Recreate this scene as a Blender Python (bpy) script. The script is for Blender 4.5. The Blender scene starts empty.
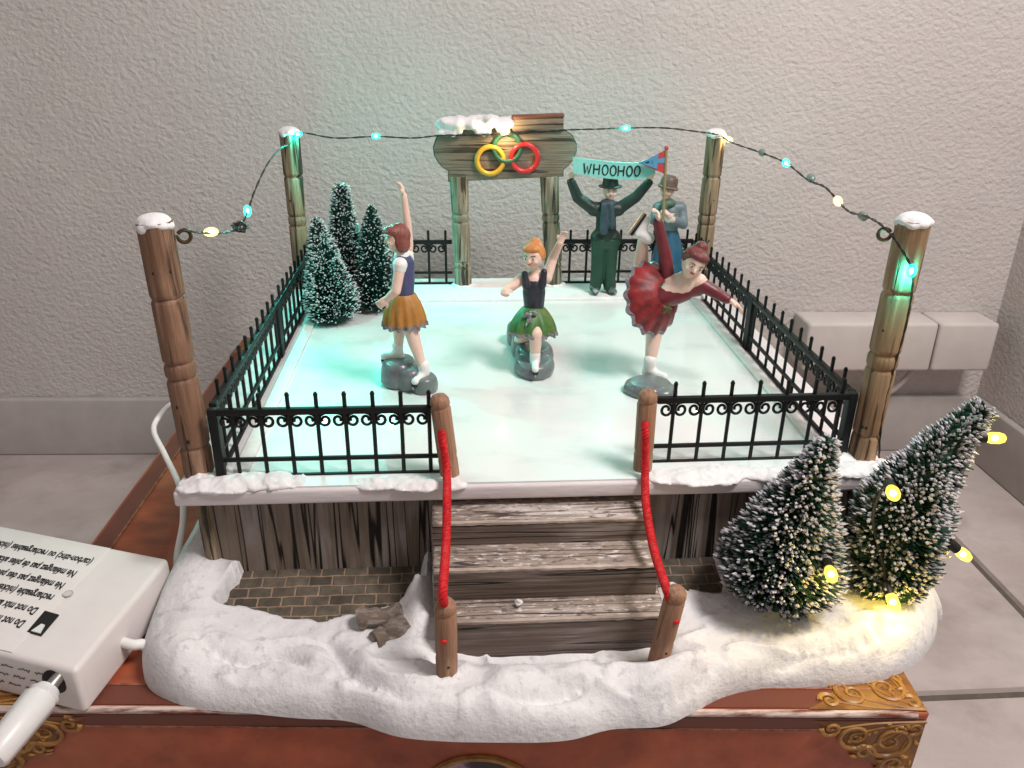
import bpy, bmesh, math, random
from mathutils import Vector as V, Matrix, noise, Quaternion
rnd = random.Random(7)
S = bpy.context.scene
COL = S.collection
PI = math.pi

# ------------------------------------------------------------------ camera
CAM = V((-0.302, -2.793, 1.605)); YAW, PIT, ROL, FPX = -0.069, .421, .013, 820.8
_cy, _sy = math.cos(YAW), math.sin(YAW)
FW = V((-_sy*math.cos(PIT), _cy*math.cos(PIT), -math.sin(PIT)))
_r0 = V((_cy, _sy, 0)); _u0 = _r0.cross(FW)
RT = math.cos(ROL)*_r0 + math.sin(ROL)*_u0
UP = -math.sin(ROL)*_r0 + math.cos(ROL)*_u0
def at(px, py, x=None, y=None, z=None):
    """survey helper: the place seen at a photo pixel on the plane x=, y= or z="""
    d = FW + (px-512)/FPX*RT + (384-py)/FPX*UP
    k = (x-CAM.x)/d.x if x is not None else (y-CAM.y)/d.y if y is not None else (z-CAM.z)/d.z
    return CAM + d*k
cd = bpy.data.cameras.new('camera'); cam = bpy.data.objects.new('camera', cd); COL.objects.link(cam)
cam.matrix_world = Matrix(((RT.x, UP.x, -FW.x, CAM.x), (RT.y, UP.y, -FW.y, CAM.y), (RT.z, UP.z, -FW.z, CAM.z), (0, 0, 0, 1)))
cd.sensor_width = 36; cd.lens = 36*FPX/1024; cd.clip_start = .01; cd.clip_end = 200
S.camera = cam

# ------------------------------------------------------------------ materials
def mat(name, col, rough=.6, spec=.4, col2=None, nscale=8, stretch=(1, 1, 1), lo=.35, hi=.65, detail=6,
        bump=0, bscale=None, bdist=.01, coat=0, coatr=.05, metal=0, emit=None, estr=0, sss=0, col3=None, n3=3, lo3=.5, hi3=.65, trans=0):
    m = bpy.data.materials.new(name); m.use_nodes = True
    nt = m.node_tree; b = nt.nodes['Principled BSDF']; L = nt.links.new
    def inp(k, v): b.inputs[k].default_value = v
    inp('Base Color', (*col, 1)); inp('Roughness', rough); inp('Specular IOR Level', spec); inp('Metallic', metal)
    inp('Coat Weight', coat); inp('Coat Roughness', coatr)
    if sss: inp('Subsurface Weight', sss); inp('Subsurface Radius', (.03, .015, .01)); inp('Subsurface Scale', .5)
    if trans: inp('Transmission Weight', trans)
    if emit: inp('Emission Color', (*emit, 1)); inp('Emission Strength', estr)
    tc = nt.nodes.new('ShaderNodeTexCoord')
    def nz(sc, det, stretch=stretch, rough_=.6):
        mp = nt.nodes.new('ShaderNodeMapping'); mp.inputs['Scale'].default_value = stretch
        L(tc.outputs['Object'], mp.inputs['Vector'])
        n = nt.nodes.new('ShaderNodeTexNoise'); n.inputs['Scale'].default_value = sc; n.inputs['Detail'].default_value = det
        n.inputs['Roughness'].default_value = rough_
        L(mp.outputs['Vector'], n.inputs['Vector']); return n
    def ramp(n, lo, hi):
        r = nt.nodes.new('ShaderNodeMapRange'); r.inputs['From Min'].default_value = lo; r.inputs['From Max'].default_value = hi
        L(n.outputs['Fac'], r.inputs['Value']); return r.outputs['Result']
    cur = None
    if col2:
        mx = nt.nodes.new('ShaderNodeMix'); mx.data_type = 'RGBA'
        mx.inputs[6].default_value = (*col, 1); mx.inputs[7].default_value = (*col2, 1)
        L(ramp(nz(nscale, detail), lo, hi), mx.inputs[0]); cur = mx.outputs[2]
    if col3:
        mx = nt.nodes.new('ShaderNodeMix'); mx.data_type = 'RGBA'
        mx.inputs[6].default_value = (*col, 1); mx.inputs[7].default_value = (*col3, 1)
        if cur: L(cur, mx.inputs[6])
        L(ramp(nz(n3, 5, (1, 1, 1)), lo3, hi3), mx.inputs[0]); cur = mx.outputs[2]
    if cur: L(cur, b.inputs['Base Color'])
    if bump:
        bp = nt.nodes.new('ShaderNodeBump'); bp.inputs['Strength'].default_value = bump; bp.inputs['Distance'].default_value = bdist
        L(nz(bscale or nscale, 8).outputs['Fac'], bp.inputs['Height']); L(bp.outputs['Normal'], b.inputs['Normal'])
    return m

M = {}
M['wall'] = mat('wall_plaster', (.615, .565, .545), .85, .2, (.545, .50, .482), .7, col3=(.57, .53, .515), n3=2.5, lo3=.45, hi3=.7)
M['skirting'] = mat('skirting_paint', (.47, .43, .41), .55, .3, (.425, .388, .37), 6, bump=.05, bscale=30)
M['tile'] = mat('tile_stone', (.47, .405, .385), .36, .4, (.57, .505, .485), 1.1, (1, 1.6, 1), .40, .62, 10, bump=.14, bscale=6, bdist=.02, col3=(.35, .295, .275), n3=2.2, lo3=.48, hi3=.75)
M['grout'] = mat('grout', (.15, .125, .105), .9, .1, (.11, .095, .08), 20)
M['box_white'] = mat('aged_plastic', (.64, .585, .56), .6, .25, (.57, .52, .495), 3)
M['leather'] = mat('trunk_print', (.43, .10, .043), .42, .4, (.19, .038, .018), 5, (1, 2.2, 1), .3, .75, 8, bump=.15, bscale=40, bdist=.004, col3=(.44, .14, .06), n3=2.2, lo3=.5, hi3=.8)
M['band'] = mat('trunk_band', (.15, .042, .026), .45, .4, (.14, .04, .025), 6, (1, 3, 1))
M['seam'] = mat('seam_line', (.34, .15, .09), .6, .3, (.16, .05, .03), 30)
M['worn'] = mat('worn_edge', (.62, .50, .45), .7, .2, (.16, .05, .035), 7, (1, 6, 6), .42, .62, 8)
M['gold'] = mat('gold_print', (.44, .22, .05), .42, .5, (.20, .075, .016), 14, lo=.35, hi=.7)
M['gold_dark'] = mat('gold_print_ground', (.15, .055, .015), .45, .4, (.36, .16, .035), 9, lo=.4, hi=.75)
M['black_print'] = mat('medallion_ground', (.02, .015, .02), .45, .4, (.35, .25, .3), 8, lo=.5, hi=.6)
M['plastic'] = mat('white_plastic', (.74, .685, .665), .4, .4, (.70, .645, .63), 5, bump=.03, bscale=160, bdist=.002)
M['plug'] = mat('plug_plastic', (.74, .72, .71), .35, .5)
M['ink'] = mat('black_ink', (.02, .02, .02), .6, .2)
M['dark'] = mat('dark_hollow', (.012, .012, .012), .5, .3)
M['steel'] = mat('steel', (.5, .48, .46), .3, .5, metal=1)
M['cable'] = mat('cable_white', (.80, .77, .75), .45, .4)
M['snow'] = mat('painted_snow', (.75, .735, .74), .75, .25, (.65, .635, .645), 5, bump=.55, bscale=48, bdist=.010, col3=(.50, .475, .50), n3=24, lo3=.56, hi3=.72)
M['snow_soft'] = mat('snow_patch', (.80, .775, .78), .7, .25, (.72, .69, .70), 14, bump=.5, bscale=45, bdist=.01)
M['slab'] = mat('slab_paint', (.70, .645, .65), .55, .35, (.62, .56, .565), 5, (1, 3, 6), bump=.25, bscale=12, bdist=.01)
M['rim'] = mat('rim_paint', (.74, .70, .69), .5, .35, (.62, .54, .52), 7, lo=.45, hi=.75, bump=.2, bscale=30, bdist=.006)
M['brushed'] = mat('stone_gloss', (.095, .10, .11), .3, .5, (.20, .205, .22), 11, lo=.35, hi=.7, coat=.25, coatr=.15, bump=.3, bscale=14, bdist=.012, col3=(.12, .16, .15), n3=6)
M['rock'] = mat('log_bark', (.16, .12, .095), .75, .2, (.42, .37, .34), 9, (1, 4, 4), .45, .7, bump=.6, bscale=18, bdist=.015)
M['rope'] = mat('red_rope', (.62, .012, .016), .55, .3, (.42, .006, .01), 60, (1, 1, 1), .4, .6, bump=.5, bscale=90, bdist=.006)
M['iron'] = mat('black_iron', (.006, .007, .007), .5, .28, bump=.1, bscale=40, bdist=.003)
M['wire'] = mat('dark_wire', (.015, .016, .013), .4, .4)
M['hook'] = mat('brass_hook', (.10, .065, .03), .4, .5, metal=.7)
M['skin'] = mat('painted_skin', (.78, .56, .475), .42, .4, (.74, .49, .405), 9, bump=.35, bscale=32, bdist=.007)
M['skin_white'] = mat('white_mitten', (.72, .66, .60), .5, .4, bump=.35, bscale=32, bdist=.007)
M['boot_white'] = mat('white_boot', (.78, .76, .74), .4, .4, bump=.35, bscale=32, bdist=.007)
M['eye'] = mat('eye_paint', (.02, .015, .015), .3, .5)
M['lips'] = mat('lip_paint', (.62, .12, .09), .4, .4)
M['hair_red'] = mat('auburn_hair', (.17, .045, .035), .4, .4, (.27, .09, .07), 40, (1, 1, .3), bump=.9, bscale=30, bdist=.014)
M['hair_ginger'] = mat('ginger_hair', (.50, .17, .05), .4, .4, (.64, .27, .09), 40, (1, 1, .3), bump=.9, bscale=30, bdist=.014)
M['hair_maroon'] = mat('maroon_hair', (.135, .028, .03), .4, .4, (.20, .05, .05), 40, (1, 1, .3), bump=.9, bscale=30, bdist=.014)
M['blue_vest'] = mat('blue_vest', (.05, .055, .14), .45, .4, (.08, .075, .17), 12, bump=.35, bscale=32, bdist=.007)
M['black_top'] = mat('black_top', (.016, .018, .028), .4, .45, (.03, .03, .045), 14, bump=.35, bscale=32, bdist=.007)
M['maroon_top'] = mat('maroon_top', (.17, .022, .03), .4, .45, (.11, .015, .022), 10, bump=.35, bscale=32, bdist=.007)
M['ochre'] = mat('ochre_skirt', (.44, .21, .05), .45, .4, (.32, .13, .025), 9, bump=.35, bscale=32, bdist=.007)
M['green_skirt'] = mat('green_skirt', (.055, .15, .035), .45, .4, (.20, .16, .03), 9, lo=.5, hi=.72, bump=.35, bscale=32, bdist=.007)
M['red_skirt'] = mat('red_skirt', (.27, .020, .022), .45, .4, (.11, .010, .012), 16, lo=.4, hi=.62, bump=.35, bscale=32, bdist=.007)
M['silver'] = mat('silver_trim', (.36, .34, .37), .35, .5, (.10, .09, .10), 45, metal=.35)
M['green_pants'] = mat('green_trousers', (.016, .062, .036), .5, .4, (.011, .045, .028), 9, bump=.35, bscale=32, bdist=.007)
M['dark_jacket'] = mat('dark_jacket', (.010, .022, .018), .42, .4, (.018, .034, .029), 11, bump=.35, bscale=32, bdist=.007)
M['scarf'] = mat('dark_scarf', (.025, .045, .06), .5, .4, (.05, .085, .105), 30, (1, 1, .4))
M['green_scarf'] = mat('green_scarf', (.05, .11, .075), .5, .4, (.10, .17, .12), 20)
M['grey_jacket'] = mat('grey_blue_jacket', (.115, .165, .185), .45, .4, (.17, .22, .24), 12, bump=.35, bscale=32, bdist=.007)
M['teal_skirt'] = mat('teal_skirt', (.02, .085, .15), .42, .4, (.03, .12, .19), 12, bump=.35, bscale=32, bdist=.007)
M['boot_dark'] = mat('dark_boot', (.03, .04, .04), .5, .4, (.30, .36, .36), 22, lo=.5, hi=.65)
M['brown_hat'] = mat('brown_hat', (.10, .065, .055), .45, .4, (.16, .11, .09), 12, bump=.35, bscale=32, bdist=.007)
M['banner'] = mat('banner_teal_lit', (.26, .66, .60), .5, .35, (.20, .55, .50), 6, bump=.2, bscale=20)  # white banner; the teal bulbs' light is put into its colour
M['flag_red'] = mat('flag_red', (.50, .05, .06), .45, .4)
M['flag_blue'] = mat('flag_blue', (.09, .27, .43), .45, .4)
M['pole'] = mat('pole_wood', (.30, .21, .11), .5, .4)
M['ring_yellow'] = mat('ring_yellow', (.55, .32, .03), .3, .5)
M['ring_green'] = mat('ring_green', (.03, .10, .055), .3, .5)
M['ring_red'] = mat('ring_red', (.48, .02, .025), .3, .5)
M['needle'] = mat('needle_green', (.008, .035, .03), .6, .2, (.015, .055, .045), 6)
M['needle_big'] = mat('needle_dark_green', (.016, .05, .030), .6, .2, (.035, .085, .06), 6)
M['frost'] = mat('frost_tip', (.62, .66, .66), .8, .2)
M['frost_big'] = mat('frost_tip_grey', (.50, .48, .52), .8, .2)
M['twig'] = mat('wire_trunk', (.06, .05, .04), .5, .3)

def wood(name, base, dark, light, axis='z', sc=9, crack=.5, rough=.6, lines=0, flake=0):
    """weathered grain running along one axis, with dark cracks and worn pale patches"""
    m = bpy.data.materials.new(name); m.use_nodes = True
    nt = m.node_tree; b = nt.nodes['Principled BSDF']; L = nt.links.new
    b.inputs['Roughness'].default_value = rough; b.inputs['Specular IOR Level'].default_value = .35
    tc = nt.nodes.new('ShaderNodeTexCoord')
    st = {'z': (1, 1, .07), 'x': (.05, 1, 1), 'y': (1, .05, 1)}[axis]
    def nz(scale, det, stretch, dist=0):
        mp = nt.nodes.new('ShaderNodeMapping'); mp.inputs['Scale'].default_value = stretch
        L(tc.outputs['Object'], mp.inputs['Vector'])
        n = nt.nodes.new('ShaderNodeTexNoise'); n.inputs['Scale'].default_value = scale; n.inputs['Detail'].default_value = det
        n.inputs['Distortion'].default_value = dist; L(mp.outputs['Vector'], n.inputs['Vector']); return n.outputs['Fac']
    def rg(s, lo, hi):
        r = nt.nodes.new('ShaderNodeMapRange'); r.inputs['From Min'].default_value = lo; r.inputs['From Max'].default_value = hi
        L(s, r.inputs['Value']); return r.outputs['Result']
    def mix(f, a, c):
        x = nt.nodes.new('ShaderNodeMix'); x.data_type = 'RGBA'
        if isinstance(a, tuple): x.inputs[6].default_value = (*a, 1)
        else: L(a, x.inputs[6])
        x.inputs[7].default_value = (*c, 1); L(f, x.inputs[0]); return x.outputs[2]
    fine = nz(sc*4, 4, st); c1 = mix(rg(nz(sc*.6, 6, tuple(.4+.6*v for v in st)), .48, .68), base, light)
    c2 = mix(rg(fine, .55, .40), c1, tuple(.76*v+.24*w for v, w in zip(base, dark)))
    if flake:    # flaking pale paint
        c2 = mix(rg(nz(sc*6.5, 7, tuple(.3+.7*v for v in st), .1), .60-.08*flake, .68-.08*flake), c2, tuple(min(.8, v*1.15) for v in light))
        c2 = mix(rg(nz(sc*5.2, 7, tuple(.4+.6*v for v in st), .2), .44, .36), c2, tuple(.45*v for v in base))
    ck = rg(nz(sc*2.2, 3, st, .6), crack-.03, crack-.11)
    if lines:    # thin long cracks along the grain
        ln = nz(sc*1.5, 2, tuple(v if v == 1 else v*.45 for v in st), .3)
        d_ = nt.nodes.new('ShaderNodeMath'); d_.operation = 'PINGPONG'; d_.inputs[1].default_value = .085; L(ln, d_.inputs[0])
        l1 = rg(d_.outputs[0], lines*.55, lines*.2)
        m_ = nt.nodes.new('ShaderNodeMath'); m_.operation = 'MAXIMUM'; L(ck, m_.inputs[0]); L(l1, m_.inputs[1]); ck = m_.outputs[0]
    c3 = mix(ck, c2, dark); L(c3, b.inputs['Base Color'])
    bp = nt.nodes.new('ShaderNodeBump'); bp.inputs['Strength'].default_value = .7; bp.inputs['Distance'].default_value = .012
    sub = nt.nodes.new('ShaderNodeMath'); sub.operation = 'SUBTRACT'; L(fine, sub.inputs[0]); L(ck, sub.inputs[1])
    L(sub.outputs[0], bp.inputs['Height']); L(bp.outputs['Normal'], b.inputs['Normal'])
    return m
M['post'] = wood('post_wood', (.215, .115, .07), (.045, .024, .015), (.34, .21, .14), 'z', 12, .435)
M['post_pale_lit'] = wood('post_wood_pale_lit', (.27, .20, .125), (.03, .022, .014), (.36, .29, .20), 'z', 13, .505)  # same brown paint, with teal and yellow bulb light put into the colour
M['post_yellow_lit'] = wood('post_wood_yellow_lit', (.30, .185, .105), (.05, .027, .015), (.40, .27, .165), 'z', 12, .43)  # brown post paint again, yellow light mixed into its colour
M['sign_post'] = wood('sign_post_wood', (.25, .205, .145), (.04, .033, .024), (.36, .33, .26), 'z', 14, .505)  # sign posts share the post paint; coloured light is put into this tone
M['sign'] = wood('sign_wood', (.20, .155, .115), (.045, .034, .025), (.27, .225, .175), 'x', 17, .45)
M['sign_edge'] = mat('sign_edge_paint', (.05, .075, .055), .5, .3, (.16, .07, .045), 5, lo=.5, hi=.6)
M['plank'] = wood('plank_wood', (.20, .155, .12), (.006, .005, .004), (.33, .29, .28), 'z', 9, .31, lines=.032)
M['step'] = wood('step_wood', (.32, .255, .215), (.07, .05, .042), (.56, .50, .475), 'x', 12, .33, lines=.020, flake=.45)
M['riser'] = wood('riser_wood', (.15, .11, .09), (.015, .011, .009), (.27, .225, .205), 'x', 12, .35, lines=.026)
M['step_edge'] = mat('step_edge_wear', (.60, .50, .44), .7, .2, (.22, .165, .135), 12, (.3, 2, 2))
M['rope_post'] = wood('rope_post_wood', (.31, .165, .10), (.10, .045, .025), (.42, .25, .165), 'z', 14, .40)

# stucco wall: lumpy bump
def stucco(m):
    nt = m.node_tree; L = nt.links.new; b = nt.nodes['Principled BSDF']
    tc = nt.nodes.new('ShaderNodeTexCoord')
    mp = nt.nodes.new('ShaderNodeMapping'); mp.inputs['Scale'].default_value = (1, 1, 1.25); mp.inputs['Rotation'].default_value = (0, .5, 0)
    L(tc.outputs['Object'], mp.inputs['Vector'])
    n1 = nt.nodes.new('ShaderNodeTexNoise'); n1.inputs['Scale'].default_value = 27; n1.inputs['Detail'].default_value = 4; n1.inputs['Roughness'].default_value = .55; n1.inputs['Distortion'].default_value = .25
    n2 = nt.nodes.new('ShaderNodeTexVoronoi'); n2.feature = 'SMOOTH_F1'; n2.inputs['Scale'].default_value = 30
    for n in (n1, n2): L(mp.outputs['Vector'], n.inputs['Vector'])
    mx = nt.nodes.new('ShaderNodeMath'); mx.operation = 'SUBTRACT'
    L(n1.outputs['Fac'], mx.inputs[0])
    k = nt.nodes.new('ShaderNodeMath'); k.operation = 'MULTIPLY'; k.inputs[1].default_value = .3
    L(n2.outputs['Distance'], k.inputs[0]); L(k.outputs[0], mx.inputs[1])
    bp = nt.nodes.new('ShaderNodeBump'); bp.inputs['Strength'].default_value = .52; bp.inputs['Distance'].default_value = .032
    L(mx.outputs[0], bp.inputs['Height']); L(bp.outputs['Normal'], b.inputs['Normal'])
stucco(M['wall'])

# ice: pale sheet with faint scratches and grey drift marks under a clear glossy coat
def ice():
    m = mat('ice_sheet', (.745, .775, .765), .36, .4, (.61, .655, .645), 2.2, (1, 1.6, 1), .50, .66, 5, coat=.55, coatr=.045,
            col3=(.80, .745, .75), n3=1.5, lo3=.5, hi3=.68, bump=.03, bscale=50, bdist=.003)
    return m
M['ice'] = ice()

def bricks():
    m = bpy.data.materials.new('brick_paving'); m.use_nodes = True
    nt = m.node_tree; b = nt.nodes['Principled BSDF']; L = nt.links.new
    tc = nt.nodes.new('ShaderNodeTexCoord'); br = nt.nodes.new('ShaderNodeTexBrick')
    br.inputs['Scale'].default_value = 1; br.inputs['Brick Width'].default_value = .090; br.inputs['Row Height'].default_value = .046
    br.inputs['Mortar Size'].default_value = .005; br.inputs['Mortar Smooth'].default_value = .4
    br.inputs['Color1'].default_value = (.055, .044, .032, 1); br.inputs['Color2'].default_value = (.12, .095, .068, 1); br.inputs['Mortar'].default_value = (.24, .17, .115, 1)
    n = nt.nodes.new('ShaderNodeTexNoise'); n.inputs['Scale'].default_value = 25; n.inputs['Detail'].default_value = 6
    mp = nt.nodes.new('ShaderNodeVectorMath'); mp.operation = 'MULTIPLY_ADD'; mp.inputs[1].default_value = (.012, .012, 0)
    L(tc.outputs['Object'], n.inputs['Vector']); L(n.outputs['Color'], mp.inputs[0]); L(tc.outputs['Object'], mp.inputs[2]); L(mp.outputs[0], br.inputs['Vector'])
    mx = nt.nodes.new('ShaderNodeMix'); mx.data_type = 'RGBA'; mx.blend_type = 'MULTIPLY'; mx.inputs[0].default_value = .8
    r = nt.nodes.new('ShaderNodeMapRange'); r.inputs['From Min'].default_value = .3; r.inputs['From Max'].default_value = .7; r.inputs['To Min'].default_value = .5; r.inputs['To Max'].default_value = 1.4
    L(n.outputs['Fac'], r.inputs['Value']); L(br.outputs['Color'], mx.inputs[6]); L(r.outputs['Result'], mx.inputs[7]); L(mx.outputs[2], b.inputs['Base Color'])
    b.inputs['Roughness'].default_value = .7
    bp = nt.nodes.new('ShaderNodeBump'); bp.inputs['Strength'].default_value = .8; bp.inputs['Distance'].default_value = .012; bp.invert = True
    L(br.outputs['Fac'], bp.inputs['Height']); L(bp.outputs['Normal'], b.inputs['Normal'])
    return m
M['brick'] = bricks()

def bulb_mat(name, col, s, fac=.4):
    """clear lit plastic: gives off light and lets the lamp inside shine through"""
    m = bpy.data.materials.new(name); m.use_nodes = True; nt = m.node_tree; L = nt.links.new
    nt.nodes.remove(nt.nodes['Principled BSDF']); out = nt.nodes['Material Output']
    e = nt.nodes.new('ShaderNodeEmission'); e.inputs[0].default_value = (*col, 1); e.inputs[1].default_value = s
    t = nt.nodes.new('ShaderNodeBsdfTransparent'); mx = nt.nodes.new('ShaderNodeMixShader'); mx.inputs[0].default_value = fac
    L(t.outputs[0], mx.inputs[1]); L(e.outputs[0], mx.inputs[2]); L(mx.outputs[0], out.inputs['Surface']); return m
M['led_teal'] = bulb_mat('teal_led', (.02, 1, .76), 3.4)
M['led_warm'] = bulb_mat('warm_led', (1, .74, .30), 3.4)
M['led_yellow'] = bulb_mat('yellow_led', (1, .76, .10), 3.2)
for n_, c_ in (('teal', (.42, 1, .92)), ('warm', (1, .93, .72)), ('yellow', (1, .95, .55))): M['core_'+n_] = bulb_mat(n_+'_led_core', c_, 9, 1.0)

# ------------------------------------------------------------------ mesh helpers
class MB:
    def __init__(s): s.v = []; s.f = []; s.m = []; s.flat = False
    def add(s, vs, fs, mi=0):
        o = len(s.v); s.v += [V(p) for p in vs]; s.f += [[i+o for i in f] for f in fs]; s.m += [mi]*len(fs); return s
    def box(s, lo, hi, mi=0):
        (a, b, c), (d, e, f) = lo, hi
        return s.add([(a,b,c),(d,b,c),(d,e,c),(a,e,c),(a,b,f),(d,b,f),(d,e,f),(a,e,f)],
                     [(3,2,1,0),(4,5,6,7),(0,1,5,4),(1,2,6,5),(2,3,7,6),(3,0,4,7)], mi)
    def hexa(s, p, mi=0):    # eight corners: bottom ring then top ring
        return s.add(p, [(3,2,1,0),(4,5,6,7),(0,1,5,4),(1,2,6,5),(2,3,7,6),(3,0,4,7)], mi)
    def tube(s, pts, rad, n=10, mi=0, cap=True, flat=None, up=None):
        pts = [V(p) for p in pts]; k = len(pts)
        rad = rad if isinstance(rad, (list, tuple)) else [rad]*k
        rings = []; prev = None
        for i, p in enumerate(pts):
            t = (pts[min(i+1, k-1)]-pts[max(i-1, 0)])
            t = t.normalized() if t.length > 1e-9 else V((0, 0, 1))
            if prev is None:
                a = up or (V((0, 0, 1)) if abs(t.z) < .9 else V((1, 0, 0))); nn = (a-t*a.dot(t)).normalized()
            else:
                nn = prev-t*prev.dot(t); nn = nn.normalized() if nn.length > 1e-6 else prev
            prev = nn; bb = t.cross(nn)
            fl = flat or 1
            rings.append([p+rad[i]*(math.cos(2*PI*j/n)*nn*fl+math.sin(2*PI*j/n)*bb) for j in range(n)])
        vs = [q for r in rings for q in r]; fs = []
        for i in range(k-1):
            for j in range(n):
                fs.append((i*n+j, i*n+(j+1) % n, (i+1)*n+(j+1) % n, (i+1)*n+j))
        if cap: fs += [tuple(range(n))[::-1], tuple((k-1)*n+j for j in range(n))]
        return s.add(vs, fs, mi)
    def cap(s, a, b, ra, rb, n=14, mi=0):    # tapered capsule
        a, b = V(a), V(b); t = (b-a); Ln = t.length; t = t.normalized() if Ln > 1e-9 else V((0, 0, 1))
        P, R = [], []
        for i in range(6):
            q = -PI/2+PI/2*i/5; P.append(a+t*ra*math.sin(q)); R.append(max(ra*math.cos(q), ra*.02))
        for i in range(6):
            q = PI/2*i/5; P.append(b+t*rb*math.sin(q)); R.append(max(rb*math.cos(q), rb*.02))
        o = V((0, 0, 1)) if abs(t.z) < .9 else V((1, 0, 0)); nn = (o-t*o.dot(t)).normalized(); bb = t.cross(nn)
        vs = [p+r*(math.cos(2*PI*j/n)*nn+math.sin(2*PI*j/n)*bb) for p, r in zip(P, R) for j in range(n)]
        k = len(P); fs = [(i*n+j, i*n+(j+1) % n, (i+1)*n+(j+1) % n, (i+1)*n+j) for i in range(k-1) for j in range(n)]
        fs += [tuple(range(n))[::-1], tuple((k-1)*n+j for j in range(n))]
        return s.add(vs, fs, mi)
    def ell(s, c, r, rot=None, n=18, k=12, mi=0):
        c = V(c); r = (r, r, r) if not isinstance(r, (tuple, list)) else r
        vs = [V((0, 0, -1))]
        for i in range(1, k):
            q = -PI/2+PI*i/k
            vs += [V((math.cos(q)*math.cos(2*PI*j/n), math.cos(q)*math.sin(2*PI*j/n), math.sin(q))) for j in range(n)]
        vs.append(V((0, 0, 1)))
        vs = [V((a.x*r[0], a.y*r[1], a.z*r[2])) for a in vs]
        if rot is not None: vs = [rot @ a for a in vs]
        vs = [a+c for a in vs]
        fs = [(0, 1+(j+1) % n, 1+j) for j in range(n)]
        for i in range(k-2):
            fs += [(1+i*n+j, 1+i*n+(j+1) % n, 1+(i+1)*n+(j+1) % n, 1+(i+1)*n+j) for j in range(n)]
        o = 1+(k-2)*n; fs += [(o+j, o+(j+1) % n, len(vs)-1) for j in range(n)]
        return s.add(vs, fs, mi)
    def lathe(s, prof, c=(0, 0, 0), n=20, mi=0, wob=0):
        c = V(c); vs = []
        for r, z in prof:
            for j in range(n):
                a = 2*PI*j/n; rr = r*(1+wob*noise.noise(V((math.cos(a)*2, math.sin(a)*2, z*3+c.x*7+c.y*5))))
                vs.append(c+V((rr*math.cos(a), rr*math.sin(a), z)))
        k = len(prof); fs = [(i*n+j, i*n+(j+1) % n, (i+1)*n+(j+1) % n, (i+1)*n+j) for i in range(k-1) for j in range(n)]
        fs += [tuple(range(n))[::-1], tuple((k-1)*n+j for j in range(n))]
        return s.add(vs, fs, mi)
    def prism(s, poly, d, mi=0):    # polygon (3-D points) pushed back along d
        n = len(poly); d = V(d); poly = [V(p) for p in poly]
        return s.add(poly+[p+d for p in poly], [tuple(range(n)), tuple(range(2*n-1, n-1, -1))]+[((i+1) % n, i, n+i, n+(i+1) % n) for i in range(n)], mi)
    def build(s, name, mats, parent=None, smooth=True, bevel=0, bseg=2, angle=40, origin=None, kind=None, raw=False):
        me = bpy.data.meshes.new(name)
        if parent is not None:
            o = parent
            off = V((0, 0, 0)) if raw else V(parent.get('_o', (0, 0, 0)))
        else:
            if origin is None:
                xs = [p.x for p in s.v]; ys = [p.y for p in s.v]; zs = [p.z for p in s.v]
                origin = ((min(xs)+max(xs))/2, (min(ys)+max(ys))/2, min(zs))
            off = V(origin)
        me.from_pydata([tuple(p-off) for p in s.v], [], s.f); me.update()
        bm = bmesh.new(); bm.from_mesh(me); bmesh.ops.recalc_face_normals(bm, faces=bm.faces)
        if bevel:
            es = [e for e in bm.edges if len(e.link_faces) == 2 and e.calc_face_angle(0) > .5]
            bmesh.ops.bevel(bm, geom=es, offset=bevel, segments=bseg, affect='EDGES', profile=.5, clamp_overlap=True)
        bm.to_mesh(me); bm.free()
        mats = mats if isinstance(mats, (list, tuple)) else [mats]
        for m_ in mats: me.materials.append(m_)
        if len(mats) > 1 and not bevel: me.polygons.foreach_set('material_index', s.m)
        if smooth:
            me.polygons.foreach_set('use_smooth', [True]*len(me.polygons)); me.set_sharp_from_angle(angle=math.radians(angle))
        ob = bpy.data.objects.new(name, me); COL.objects.link(ob)
        if parent is not None: ob.parent = parent; ob['_o'] = tuple(off)
        else: ob.location = off; ob['_o'] = tuple(off)
        if kind: ob['kind'] = kind
        return ob

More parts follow.
